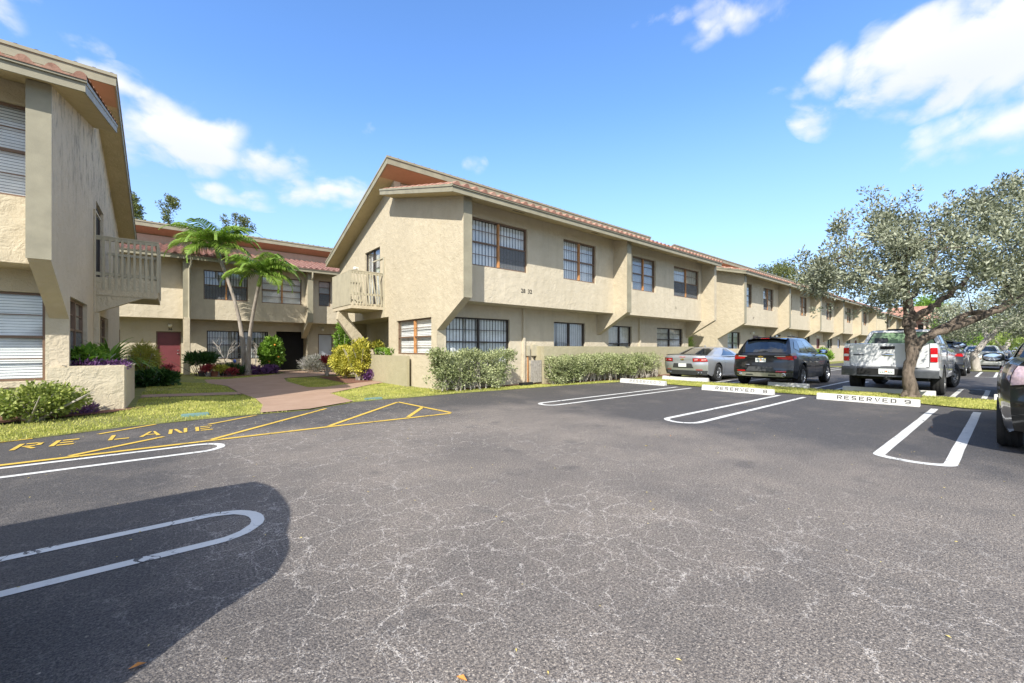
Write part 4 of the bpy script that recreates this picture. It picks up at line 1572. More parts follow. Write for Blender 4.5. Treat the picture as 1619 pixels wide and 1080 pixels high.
def branches(mb, base_nodes, targets, rng, r0=.05, r1=.006, curve=.12, n=6, sides=5):
    """tie every target to the nearest limb point with a curved, tapering branch"""
    nodes = [Vector(p) for p in base_nodes]
    order = sorted(range(len(targets)), key=lambda i: min((Vector(targets[i]) - b).length for b in nodes))
    for i in order:
        t = Vector(targets[i])
        b = min(nodes, key=lambda q: (q - t).length + max(0, q.z - t.z) * .8)
        d = (t - b)
        if d.length < .05:
            continue
        side = Vector(rng.normal(size=3)) * curve * d.length
        mid = (b + t) / 2 + side
        mid2 = b + d * .25 + side * .6
        pts = []
        for k in range(n):
            s = k / (n - 1)
            p = b * (1 - s) ** 3 + mid2 * 3 * s * (1 - s) ** 2 + mid * 3 * s * s * (1 - s) + t * s ** 3
            pts.append(p)
        ra = min(r0, .007 + .016 * d.length)
        mb.tube(pts, [ra + (r1 - ra) * k / (n - 1) for k in range(n)], sides, cap=False)
        nodes += pts[2:]
    return nodes


def ray(px, py, d):
    """a point d metres deep along the view through a pixel of the 1619 px photograph"""
    a, b = (px - 809.5) / 650, -(py - 550) / 650
    return np.array([(cA + a * sA) * d, (sA - a * cA) * d, 1.3 + b * d])


def crown_points(rng, poly, dmid, dspread, n, smooth=1.0):
    """cluster centres filling an irregular crown whose outline is known, with real depth"""
    xs = [p[0] for p in poly]
    ys = [p[1] for p in poly]
    cx, cy = (min(xs) + max(xs)) / 2, (min(ys) + max(ys)) / 2
    out = []

    def inside(x, y):
        c = False
        j = len(poly) - 1
        for i in range(len(poly)):
            if (poly[i][1] > y) != (poly[j][1] > y) and x < (poly[j][0] - poly[i][0]) * (y - poly[i][1]) / (poly[j][1] - poly[i][1]) + poly[i][0]:
                c = not c
            j = i
        return c
    while len(out) < n:
        x, y = rng.uniform(min(xs), max(xs)), rng.uniform(min(ys), max(ys))
        if not inside(x, y):
            continue
        ex = 1 - min(1, math.hypot((x - cx) / (max(xs) - min(xs)) * 2, (y - cy) / (max(ys) - min(ys)) * 2)) ** 2
        d = dmid + rng.uniform(-1, 1) * dspread * (.35 + .65 * math.sqrt(max(0, ex)))
        out.append(ray(x, y, d))
    return np.array(out)


# ---- the silver buttonwood in the island ----
rng = np.random.default_rng(11)
TB = Vector((14.75, 1.66, 0))
tree = empty('buttonwood_tree', TB, 'silvery buttonwood tree with a twisted trunk, right in front of the white pickup', 'tree', 'silver buttonwood trees')
D0 = float(TB.x * cA + TB.y * sA)
def tp(px, py, dd=0):
    return ray(px, py, D0 + dd)
tr = MB()
def limb(pts, rad, n=9, jig=.02):
    P = [Vector(p) for p in pts]
    # resample with small wobble so that the bark outline is uneven
    Q, RR = [], []
    for i in range(len(P) - 1):
        for k in range(4):
            s = k / 4
            q = P[i].lerp(P[i + 1], s) + Vector(rng.normal(size=3)) * jig
            Q.append(q)
            RR.append((rad[i] + (rad[i + 1] - rad[i]) * s) * rng.uniform(.88, 1.12))
    Q.append(P[-1])
    RR.append(rad[-1])
    tr.tube(Q, RR, n)
    return Q
root_c = Vector(tp(1440, 624))
nodes = []
nodes += limb([tp(1441, 634), tp(1439, 622), tp(1436, 590), tp(1442, 560), tp(1440, 535), tp(1438, 515)], [.23, .15, .125, .125, .12, .11], 12, .012)
for (x, y) in ((1456, 631), (1424, 629), (1447, 636), (1435, 632)):
    limb([tp(1440, 612), tp((1440 + x) / 2, 622), tp(x, y)], [.10, .085, .03], 6, .006)
nodes += limb([tp(1444, 556), tp(1462, 532, -.1), tp(1500, 520, -.3), tp(1545, 505, -.6), tp(1590, 484, -.8), tp(1640, 458, -1.0), tp(1700, 420, -1.0)], [.11, .10, .09, .08, .065, .05, .025], 9)
nodes += limb([tp(1446, 552), tp(1475, 524, .1), tp(1530, 497, .1), tp(1572, 489, -.2), tp(1610, 470, 0)], [.10, .085, .07, .06, .03], 8)
nodes += limb([tp(1438, 515), tp(1437, 490, .1), tp(1434, 465, .2), tp(1428, 430, .3), tp(1410, 395, .5)], [.13, .11, .09, .065, .03], 9)
nodes += limb([tp(1437, 505), tp(1462, 495, -.2), tp(1490, 475, -.3), tp(1520, 450, -.5), tp(1560, 410, -.6)], [.10, .085, .07, .05, .025], 8)
nodes += limb([tp(1435, 480), tp(1452, 450, .3), tp(1475, 410, .6), tp(1490, 370, .8)], [.08, .065, .045, .02], 7)
nodes += limb([tp(1434, 468), tp(1400, 440, -.5), tp(1360, 425, -.8), tp(1320, 410, -.9)], [.075, .06, .045, .02], 7)
nodes += limb([tp(1434, 470), tp(1395, 455, .7), tp(1350, 440, 1.2), tp(1300, 432, 1.4)], [.065, .05, .04, .02], 7)
nodes += limb([tp(1430, 440), tp(1430, 400, -1.0), tp(1440, 360, -1.4)], [.06, .045, .02], 7)
CROWN = [(1272, 408), (1304, 402), (1318, 372), (1325, 352), (1352, 348), (1368, 330), (1395, 318), (1430, 330), (1448, 345), (1476, 340), (1500, 330), (1512, 315),
         (1560, 318), (1580, 295), (1605, 288), (1660, 280), (1760, 300), (1800, 380), (1760, 460), (1700, 500), (1625, 505), (1590, 470), (1560, 462), (1535, 458), (1505, 470),
         (1478, 468), (1458, 452), (1440, 458), (1425, 478), (1400, 492), (1370, 480), (1345, 470), (1315, 478), (1290, 482), (1284, 462), (1268, 440)]
C = crown_points(rng, CROWN, D0, 2.1, 470)
# stray shoots that break the outline
shoots = [(1366, 303), (1380, 312), (1392, 300), (1436, 312), (1448, 302), (1446, 318), (1258, 408), (1275, 405), (1500, 310), (1512, 322), (1540, 303), (1585, 283), (1608, 278),
          (1290, 492), (1312, 486), (1345, 498), (1398, 500), (1330, 345), (1322, 360), (1350, 338), (1478, 330), (1560, 305), (1270, 398), (1420, 322)]
S_ = np.array([ray(x, y, D0 + rng.uniform(-.6, .6)) for x, y in shoots])
bn = branches(tr, [tuple(q) for q in nodes[4:]], [tuple(c) for c in C[::3]], rng, .04, .005, .06)
for q in S_:
    c_ = C[np.argmin(np.linalg.norm(C - q, axis=1))]
    mid = (q + c_) / 2 + rng.normal(size=3) * .03
    tr.tube([c_, mid, q], [.008, .006, .003], 5, cap=False)
tro = tr.build('trunk', B['grey'], tree, smooth=60, fixn=False)
Pa, Da = sprigs(rng, C, rng.uniform(.18, .36, len(C)), 100, .45)
Pb, Db = sprigs(rng, S_, .13, 26, .5)
# a few leaves along the shoots
leaves_mesh('crown', np.concatenate([Pa, Pb]), np.concatenate([Da, Db]), .095, .042, L['silver'], tree, rng=rng)


def simple_tree(base, label, poly, dmid, dspread, nc, per, rad, leaf, mat, limbs, trunk_r=.15, name='tree', group=None, barkm='grey', tgt=4, seed=1, cat='tree'):
    rg = np.random.default_rng(seed)
    t = empty(name, base, label, cat, group)
    C_ = crown_points(rg, poly, dmid, dspread, nc)
    mb = MB()
    nd = []
    for pts, rs in limbs:
        P = [Vector(p) for p in pts]
        Q, RR = [], []
        for i in range(len(P) - 1):
            for k in range(3):
                Q.append(P[i].lerp(P[i + 1], k / 3) + Vector(rg.normal(size=3)) * trunk_r * .12)
                RR.append(rs[i] + (rs[i + 1] - rs[i]) * k / 3)
        Q.append(P[-1])
        RR.append(rs[-1])
        mb.tube(Q, RR, 8)
        nd += Q[2:]
    branches(mb, [tuple(q) for q in nd], [tuple(c) for c in C_[::tgt]], rg, trunk_r * .4, .01)
    mb.build('trunk', B[barkm], t, smooth=60, fixn=False)
    P_, D_ = sprigs(rg, C_, rg.uniform(rad * .6, rad, len(C_)), per, .3)
    leaves_mesh('crown', P_, D_, leaf, leaf * .5, L[mat], t, rng=rg)
    return t


# second buttonwood, leaning
b2 = ray(1545, 584, 23.0); b2[2] = 0
simple_tree(tuple(b2), 'leaning silver buttonwood tree with a bent pale trunk, beyond the pickup in the next island', [(1470, 500), (1500, 478), (1540, 470), (1600, 455), (1680, 450), (1740, 490), (1720, 540), (1660, 548), (1620, 528), (1590, 530), (1560, 520), (1535, 538), (1500, 535), (1478, 522)],
            23, 3.2, 190, 80, .55, .14, 'silver', [([tuple(b2), ray(1538, 560, 23), ray(1558, 540, 22.8), ray(1578, 520, 22.5), ray(1600, 505, 22), ray(1625, 480, 21.5)], [.20, .16, .14, .12, .09, .05]), ([ray(1560, 538, 22.8), ray(1556, 520, 23.5), ray(1545, 500, 24)], [.13, .09, .04])],
            .2, 'buttonwood_tree', 'silver buttonwood trees', 'pale', seed=3)
b3 = ray(1586, 572, 38.0); b3[2] = 0
simple_tree(tuple(b3), 'farther silver buttonwood tree deep in the car park, its thin trunks behind the leaning one', [(1560, 505), (1590, 490), (1640, 485), (1700, 500), (1690, 540), (1640, 545), (1600, 540), (1570, 535)],
            38, 3.5, 110, 60, .8, .22, 'palegreen', [([tuple(b3), ray(1588, 550, 38), ray(1600, 535, 38), ray(1620, 515, 38)], [.24, .2, .15, .07]), ([ray(1588, 555, 38), ray(1575, 540, 38), ray(1565, 525, 38)], [.14, .1, .05])],
            .2, 'buttonwood_tree', 'silver buttonwood trees', 'pale', seed=4)
# greens beyond the car park
GR = 'green trees closing the far side of the car park'
far_t = [((1512, 560), 62, [(1478, 530), (1490, 512), (1515, 508), (1545, 512), (1556, 530), (1550, 550), (1520, 556), (1485, 552)], 'bright', 'bright lime-green tree low beyond the dark suv and the white car'),
         ((1590, 560), 70, [(1545, 528), (1560, 515), (1600, 512), (1640, 518), (1645, 545), (1600, 552), (1560, 550)], 'palegreen', 'yellow-green tree beyond the far parked cars, near the right edge'),
         ((1680, 562), 66, [(1640, 520), (1680, 500), (1740, 510), (1750, 550), (1690, 556), (1650, 550)], 'green', 'dark green tree beyond the car park, just past the right edge')]
for i, (bp, d, poly, mt, lb) in enumerate(far_t):
    b = ray(bp[0], bp[1], d); b[2] = 0
    simple_tree(tuple(b), lb, poly, d, 5, 90, 60, 1.5, .42, mt, [([tuple(b), ray(bp[0], 545, d), ray(bp[0] + 6, 528, d)], [.3, .25, .1])], .25, 'tree', GR, seed=20 + i)
# small bright palm over the pink block, dark tree behind the row
b = ray(1447, 560, 80); b[2] = 0
simple_tree(tuple(b), 'bright green treetop rising beside the terracotta roof, behind the buttonwood trunk', [(1446, 500), (1450, 480), (1462, 472), (1480, 474), (1492, 482), (1486, 495), (1465, 502)], 80, 3, 40, 50, 1.3, .5, 'bright',
            [([tuple(b), ray(1450, 530, 80), ray(1466, 495, 80)], [.3, .25, .12])], .25, 'tree', None, seed=31)
b = ray(1232, 560, 47); b[2] = 0
simple_tree(tuple(b), 'dark olive tree showing above the tiled roof of the far block', [(1196, 436), (1205, 424), (1228, 417), (1248, 420), (1265, 432), (1300, 445), (1300, 470), (1230, 460)], 47, 3.5, 110, 90, .85, .2, 'olive',
            [([tuple(b), ray(1232, 500, 47), ray(1240, 450, 47)], [.35, .3, .12])], .3, 'tree', None, seed=33)
bt = [((207, 560), 38, [(196, 352), (200, 318), (206, 303), (218, 316), (224, 340), (222, 352), (206, 360)], 46, .36, .19, 'narrow dark tree rising behind the roof right beside the left block'),
      ((266, 560), 37, [(248, 330), (258, 313), (272, 310), (281, 318), (276, 330), (268, 345), (270, 356), (260, 356), (262, 340)], 26, .42, .17, 'small round-topped tree standing up alone behind the courtyard roof'),
      ((372, 560), 37, [(350, 358), (352, 338), (362, 345), (378, 334), (392, 346), (400, 358), (398, 368), (375, 370)], 20, .38, .17, 'sparse tree with thin wavy twigs behind the roof, above the left palm')]
for i, (bp, d, poly, nc, rd, lf_, lb) in enumerate(bt):
    b = ray(bp[0], bp[1], d); b[2] = 0
    simple_tree(tuple(b), lb, poly, d, .8, nc, 55, rd, lf_, 'olive', [([tuple(b), ray(bp[0], 450, d), ray(bp[0] + 2, 372, d), ray(bp[0] + 1, 345, d)], [.2, .16, .1, .04])], .12, 'tree', 'dark trees behind the courtyard block', seed=40 + i)
b = ray(300, 560, 40); b[2] = 0
simple_tree(tuple(b), 'low band of dark treetops just showing along the courtyard ridge', [(215, 362), (215, 352), (250, 356), (290, 357), (330, 366), (330, 376)], 40, 1.5, 36, 60, .45, .2, 'olive',
            [([tuple(b), ray(300, 450, 40), ray(290, 372, 40)], [.2, .16, .08])], .12, 'tree', 'dark trees behind the courtyard block', seed=47)
# ---- twigs on the sparse tree ----


# ---- palms ----
def palm(base, top, label, fronds, seed, L0=2.3):
    rg = np.random.default_rng(seed)
    r = empty('palm_tree', base, label, 'palm', 'adonidia palms in the courtyard')
    base, top = Vector(base), Vector(top)
    mb = MB()
    pts, rad = [], []
    n = 26
    side = Vector((top.x - base.x, top.y - base.y, 0))
    for i in range(n + 1):
        t = i / n
        p = base.lerp(top, t)
        p -= side * (.26 * math.sin(t * math.pi))
        pts.append(p)
        rad.append(.125 - .055 * min(1, t * 1.8) + (.006 if i % 2 else 0) + (.06 * max(0, .08 - t) / .08))
    mb.tube(pts, rad, 12)
    mb.build('trunk', B['palm'], r, smooth=50, fixn=False)
    mb = MB()
    up = (pts[-1] - pts[-2]).normalized()
    sh = [top + up * (k * .12) for k in range(6)]
    mb.tube([top - up * .03] + sh, [.075, .095, .10, .09, .075, .06, .045], 10)
    mb.build('crownshaft', B['crownshaft'], r, smooth=50, fixn=False)
    o = sh[-1]
    for fi, (az, el, ln) in enumerate(fronds):
        mb = MB()
        P, rr = [], []
        az_ = R(az)
        hd = Vector((math.cos(az_), math.sin(az_), 0))
        el_ = R(el)
        p = o.copy() - up * .1
        m = 16
        P.append(p.copy())
        for k in range(m):
            p = p + (hd * math.cos(el_) + Vector((0, 0, 1)) * math.sin(el_)) * (ln / m)
            el_ -= R(7.6 * (.45 + k / m))
            P.append(p.copy())
        mb.tube(P, [.022 * (1 - .8 * k / m) + .003 for k in range(m + 1)], 5, cap=False)
        # leaflets
        vs, fs = [], []
        for k in range(1, m * 4):
            s = k / (m * 4)
            if s < .10:
                continue
            i = min(m - 1, int(s * m))
            f = s * m - i
            q = P[i].lerp(P[i + 1], f)
            t = (P[i + 1] - P[i]).normalized()
            sd_ = t.cross(Vector((0, 0, 1)))
            if sd_.length < .1:
                sd_ = Vector((-hd.y, hd.x, 0))
            sd_.normalize()
            nn = sd_.cross(t)
            ll = .66 * (math.sin(min(1, s * 1.15 + .12) * math.pi) ** .6 + .15)
            for sg in (-1, 1):
                a = rg.uniform(-.1, .1)
                dr = (sd_ * sg * 1.0 + t * (.75 + a) + nn * (.30 + rg.uniform(-.12, .15))).normalized()
                dr2 = (dr + Vector((0, 0, -.75 - .3 * rg.random()))).normalized()
                w = .023
                a0 = len(vs)
                e1 = q + dr * ll * .5
                e2 = e1 + dr2 * ll * .55
                wv = t * w
                vs += [q - wv * .5, q + wv * .5, e1 + wv, e1 - wv, e2]
                fs += [(a0, a0 + 1, a0 + 2, a0 + 3), (a0 + 3, a0 + 2, a0 + 4)]
        mb.add(vs, fs)
        mb.build('frond', L['palm'], r, fixn=False)
    return r


fa = [(a + random.uniform(-9, 9), e, l * 1.1) for a, e, l in [(-50, 55, 2.1), (-15, 60, 2.2), (25, 50, 2.2), (65, 60, 2.0), (110, 50, 2.2), (150, 42, 2.1), (190, 55, 2.2), (235, 35, 2.1), (275, 40, 2.1), (-75, 10, 1.7), (-20, 15, 1.8), (150, 10, 1.8), (215, 5, 1.7), (0, 80, 1.8), (80, 25, 2.0), (-35, 38, 2.3), (170, 22, 2.1), (225, 62, 2.1)]]
pb1 = ray(387, 586, 19.8); pb1[2] = 0
palm(tuple(pb1), tuple(ray(347, 408, 19.4)), 'left and taller of the two courtyard palms, its pale trunk curving up to the left', fa, 5)
fb = [(a + random.uniform(-9, 9), e, l * 1.08) for a, e, l in [(-50, 50, 1.8), (-5, 45, 2.0), (40, 55, 1.8), (90, 50, 1.8), (140, 60, 1.7), (190, 60, 1.7), (240, 40, 1.7), (-25, 12, 1.7), (-60, 5, 1.6), (20, 75, 1.7), (-35, 32, 2.0), (110, 30, 1.9), (165, 20, 1.8), (-70, 62, 1.9)]]
pb2 = ray(392, 586, 19.6); pb2[2] = 0
palm(tuple(pb2), tuple(ray(409, 452, 19.0)), 'right and shorter of the two courtyard palms, its trunk leaning right', fb, 6)


# ---- hedges and shrubs ----
def shrub(base, label, size, n, per, leaf, mat, name='shrub', stems=8, boxy=False, seed=1, rad=.14, group=None, barkm='pale', up=.3, wd=.5, low=.15, cat='shrub', lift=.0, bm_='twig', stem_len=.75):
    """size = half widths (x,y) and height"""
    rg = np.random.default_rng(seed)
    t = empty(name, base, label, cat, group)
    bx, by, bz = base
    sx, sy, h = size
    C_ = []
    while len(C_) < n:
        u = rg.uniform(-1, 1, 3)
        if boxy:
            k = max(abs(u[0]) ** 4, abs(u[1]) ** 4)
            if k > 1 or rg.random() > .35 + .65 * max(abs(u[0]), abs(u[1]), abs(u[2])) ** 2:
                continue
            if abs(u[0]) > .93 and rg.random() < .5:
                continue
        else:
            q = np.linalg.norm(u)
            if q > 1 or rg.random() > .25 + .75 * q * q:
                continue
        z = low * h + (h - rad * .5 - low * h) * (u[2] + 1) / 2
        if boxy and z < h * .38 and rg.random() < .5:
            continue
        wob = 1 + .08 * math.sin(3.1 * u[0] * sx + 2 * u[2] + seed)
        C_.append((bx + u[0] * sx * wob, by + u[1] * sy * wob, bz + z * (1 + (.05 * math.sin(u[0] * sx * 5 + seed) if boxy else 0))))
    C_ = np.array(C_)
    mb = MB()
    for i in range(stems):
        a = (i + .5) / stems * 2 - 1
        x = bx + a * sx * .8 + rg.normal() * .05
        y = by + rg.uniform(-.4, .4) * sy
        if not boxy:
            x = bx + rg.normal() * .06
            y = by + rg.normal() * .06
        k = 3 if boxy else 2
        for j in range(k):
            tx = x + rg.normal() * .22 * (1 if boxy else sx / .3)
            ty = y + rg.normal() * .12 * (1 if boxy else sy / .2)
            mb.tube([(x, y, bz - .02), ((x * .7 + tx * .3), (y * .7 + ty * .3), bz + h * .3 * stem_len), (tx, ty, bz + h * stem_len)], [.022, .015, .006], 5, cap=False)
    mb.build('stem', B[barkm], t, smooth=60, fixn=False)
    out = C_ - np.array([[bx, by, bz + h * .4]])
    out /= np.linalg.norm(out, axis=1, keepdims=True) + 1e-9
    P_, D_ = sprigs(rg, C_, rad, per, up, out)
    leaves_mesh('foliage', P_, D_, leaf, leaf * wd, L[mat], t, rng=rg)
    return t


shrub((7.10, 10.50, 0), 'clipped silver-green hedge block below the ground floor window of the corner block', (1.38, .36, 1.22), 330, 40, .07, 'hedge', 'hedge', 12, True, 2, group='clipped silver hedges')
HX = [10.80, 12.15, 13.35, 14.5, 15.6, 16.55]
HL = ['bushy left end of the silver hedge along the patio wall, next to the gate', 'second silver bush from the left in the patio wall hedge, with bare pale stems below', 'third silver bush in the patio wall hedge, behind the RESERVED 7 stop',
      'fourth silver bush in the patio wall hedge, leafy and wide', 'fifth silver bush in the patio wall hedge, thin with many bare stems', 'sparse twiggy end of the patio wall hedge behind the silver coupe']
for i, x in enumerate(HX):
    shrub((x, 10.18 + .05 * (i % 2), 0), HL[i], (.66, .34, 1.0 + .05 * ((i * 7) % 3) / 3), [210, 170, 165, 190, 110, 60][i], 32, .065, 'hedge', 'hedge_bush', [4, 6, 6, 7, 8, 12][i], True, 50 + i, group='silver bushes along the patio wall', low=[.12, .34, .38, .25, .4, .45][i], cat='bush')
shrub((-1.78, 10.55, .07), 'low loose green shrub in the mulch under the near left window', (.62, .42, .62), 190, 22, .066, 'loose', 'shrub', 10, False, 3, rad=.10, wd=.62)
shrub((5.55, 17.6, .03), 'round bright yellow croton bush at the left foot of the leaning buttress', (.52, .65, 1.35), 190, 40, .10, 'croton', 'shrub', 9, False, 4, group='yellow croton bushes', rad=.16)
shrub((5.70, 16.3, .03), 'taller narrow yellow croton right against the leaning buttress', (.36, .42, 1.65), 150, 36, .10, 'croton', 'shrub', 8, False, 5, group='yellow croton bushes', rad=.15)
shrub((6.0, 19.3, .03), 'green leafy climber standing between the balcony and the white door', (.30, .40, 2.5), 110, 30, .12, 'bright', 'shrub', 6, False, 6, rad=.16, low=.3)
shrub((-.80, 19.6, .1), 'golden grassy bush spilling beside the planter, left of the burgundy door', (.28, .35, 1.35), 110, 50, .2, 'gold', 'shrub', 10, False, 7, rad=.2, wd=.09, up=.1)
shrub((-.45, 17.3, .08), 'low mound of large dark green leaves on the lawn in front of the burgundy door', (.52, .45, .48), 110, 18, .15, 'dark', 'shrub', 8, False, 8, rad=.14, wd=.6)
shrub((3.95, 24.2, .03), 'upright glossy green shrub with orange fruit, right of the palms beside the dark passage', (.48, .45, 1.85), 190, 26, .14, 'bright', 'shrub', 7, False, 9, rad=.18, wd=.6)
shrub((5.75, 22.9, .03), 'wispy grey-green lavender clump before the passage corner', (.75, .5, .85), 150, 36, .15, 'lavender', 'shrub', 12, False, 10, rad=.2, wd=.14, up=.9)
shrub((6.05, 16.15, .03), 'dark purple ground plant at the foot of the leaning buttress', (.28, .5, .42), 70, 26, .12, 'purple', 'plant', 6, False, 11, rad=.12, wd=.3, cat='plant')
shrub((2.9, 23.4, .03), 'purple foliage band under the palms', (1.15, .35, .36), 150, 26, .14, 'purple', 'plant', 10, True, 12, rad=.12, wd=.25, cat='plant', barkm='twig')
shrub((2.1, 23.2, .03), 'dark strap-leaved plant at the foot of the left palm trunk', (.5, .3, .36), 60, 16, .28, 'dark', 'plant', 6, False, 13, rad=.1, wd=.16, up=.8, cat='plant')
shrub((.98, 23.0, .03), 'dark ferny plant hanging over the pots beside the burgundy door', (.5, .35, .95), 60, 30, .22, 'dark', 'plant', 6, False, 14, rad=.2, wd=.22, low=.72, cat='plant', barkm='twig')
shrub((1.25, 22.6, .06), 'red bromeliads with a yellow heart by the burgundy door', (.22, .2, .42), 36, 22, .13, 'red', 'plant', 5, False, 15, rad=.1, wd=.25, low=.6, cat='plant')
shrub((1.62, 22.55, .06), 'yellow-green potted plant among the red bromeliads', (.3, .2, .4), 36, 22, .13, 'croton', 'plant', 5, False, 16, rad=.1, wd=.3, low=.55, cat='plant')
shrub((2.05, 22.5, .06), 'low pink bromeliad right of the yellow potted plant', (.22, .2, .26), 30, 22, .13, 'red', 'plant', 5, False, 17, rad=.1, wd=.25, low=.5, cat='plant')
shrub((-.12, 18.0, .3), 'single red flower head over the dark green mound', (.13, .1, .38), 14, 16, .1, 'red', 'plant', 3, False, 18, rad=.06, wd=.3, low=.75, cat='plant')
shrub((5.35, 19.6, .05), 'small pink flowering plant left of the yellow croton', (.2, .25, .9), 40, 18, .09, 'red', 'plant', 5, False, 19, rad=.12, wd=.5, low=.6, cat='plant')
# plants in the left planter
shrub((-1.33, 12.0, .86), 'leafy bright green plant in the left planter, nearest the wall', (.22, .5, .42), 80, 20, .12, 'bright', 'plant', 6, False, 22, rad=.09, wd=.7, cat='plant')
shrub((-1.05, 11.6, .86), 'purple trailing plant along the front rim of the left planter', (.34, .20, .15), 60, 22, .07, 'purple', 'plant', 5, True, 23, rad=.08, wd=.3, low=.2, cat='plant')
shrub((-1.4, 11.5, .84), 'dark purple patch in the left corner of the left planter', (.22, .15, .18), 36, 24, .09, 'purple', 'plant', 4, True, 25, rad=.07, wd=.3, low=.1, cat='plant')
rg = np.random.default_rng(24)
sp = empty('spiky_plant', (-1.08, 12.6, .86), 'spiky plant with long arching green blades in the left planter', 'plant')
mb = MB()
for i in range(120):
    a, e = rg.uniform(0, 2 * math.pi), rg.uniform(25, 85)
    l_ = rg.uniform(.7, 1.2)
    hd = Vector((math.cos(a), math.sin(a), 0))
    p = Vector((-1.08, 12.6, .86)) + hd * rg.uniform(0, .1)
    e_ = R(e)
    pts = [p.copy()]
    for k in range(6):
        p = p + (hd * math.cos(e_) + Vector((0, 0, math.sin(e_)))) * l_ / 6
        e_ -= R(16)
        pts.append(p.copy())
    sd_ = Vector((-hd.y, hd.x, 0))
    vs, fs = [], []
    for k, q in enumerate(pts):
        w = .021 * (1 - (k / 6) ** 2) + .001
        vs += [q - sd_ * w, q + sd_ * w]
    fs = [(2 * k, 2 * k + 1, 2 * k + 3, 2 * k + 2) for k in range(6)]
    mb.add(vs, fs)
mb.build('blades', L['bright'], sp, fixn=False)
# plants in the gable planter
shrub((6.40, 15.1, .92), 'low bright green leaves along the gable planter beside the window', (.22, .75, .32), 90, 20, .10, 'bright', 'plant', 5, True, 26, rad=.09, wd=.6, cat='plant')
shrub((6.35, 16.2, .92), 'small drooping yellow-green plant on a thin stem in the gable planter', (.16, .2, .62), 30, 18, .14, 'croton', 'plant', 2, False, 27, rad=.10, wd=.35, low=.5, cat='plant', up=-.5)
# purple scrub and bare twigs on the mulch by the left planter
shrub((-1.42, 10.95, .08), 'purple ground cover with a few bare dark twigs in front of the left planter', (.32, .12, .16), 40, 18, .06, 'purple', 'plant', 6, True, 28, rad=.09, wd=.35, cat='plant', barkm='twig')
rg = np.random.default_rng(30)
tw = MB()
for (x, y, h) in ((-1.52, 10.98, .62), (-1.46, 10.95, .5), (-1.18, 11.0, .34), (-1.1, 11.02, .28)):
    p = Vector((x, y, .06))
    pts = [p.copy()]
    for k in range(5):
        p = p + Vector((rg.normal() * .04 - .01, rg.normal() * .02, h / 5))
        pts.append(p.copy())
    tw.tube(pts, [.011, .010, .008, .007, .005, .003], 5)
tag(tw.build('bare_twigs', B['twig'], fixn=False), 'bare dark twigs leaning on the left planter wall', 'twigs')
# bare pale shrub in front of the ground floor window behind the palms
tw = MB()
rg = np.random.default_rng(31)
base = Vector((2.0, 24.6, .05))
def grow(p, d, l_, r, depth):
    q = p + d * l_
    tw.tube([p, (p + q) / 2 + Vector(rg.normal(size=3)) * .02, q], [r, r * .85, r * .7], 5, cap=False)
    if depth:
        for k in range(2 if depth < 3 else 3):
            dd = (d + Vector(rg.normal(size=3)) * .5 + Vector((0, 0, .12))).normalized()
            grow(q, dd, l_ * .8, r * .68, depth - 1)
grow(base, Vector((0, 0, 1)), .55, .028, 4)
tag(tw.build('bare_shrub', B['pale'], fixn=False), 'leafless pale branching shrub in front of the window behind the palms', 'shrub')
tw = MB()
grow(Vector((3.2, 24.6, .05)), Vector((.15, 0, 1)).normalized(), .5, .026, 4)
tag(tw.build('bare_shrub', B['pale'], fixn=False), 'small pale branching shrub between the two palm trunks', 'shrub')
# green shrub in the far car park lane, hedge before the far block
shrub((30.5, 10.1, 0), 'bright green hedge bush in the gap between the black suv and the pickup', (2.2, .5, 1.05), 170, 40, .12, 'bright', 'hedge_bush', 8, True, 33, rad=.22)
shrub((21.9, 11.9, 0), 'yellow-green palm-like plants in the recess beyond the patio wall', (.9, .5, 2.1), 90, 40, .32, 'palegreen', 'shrub', 6, False, 34, rad=.25, wd=.12, low=.45, up=.7)
shrub((37.5, 12.0, 0), 'bright green shrub under the overhang of the far block', (.7, .4, 2.2), 70, 36, .2, 'bright', 'shrub', 5, False, 35, rad=.3, low=.4)
shrub((42.6, 10.2, 0), 'second bright green bush farther along the far block wall', (1.2, .5, 1.2), 70, 36, .18, 'bright', 'hedge_bush', 5, False, 36, rad=.3)

# orange fruit on the glossy shrub
ofm = plain('orange_peel', (.75, .28, .03), .5)
for k, (dx, zz, lb) in enumerate(((.05, 1.45, 'topmost orange fruit on the glossy shrub beside the dark passage'), (.22, .85, 'orange fruit halfway up the right side of the glossy shrub'), (-.2, .6, 'lowest orange fruit on the left side of the glossy shrub'))):
    fr = MB()
    fr.lathe([(.001, -.045), (.034, -.03), (.045, 0), (.034, .03), (.001, .045)], (3.95 + dx, 23.74, zz), 'Z', 8)
    tag(fr.build('orange_fruit', ofm, smooth=60), lb, 'fruit', 'orange fruit on the glossy shrub')
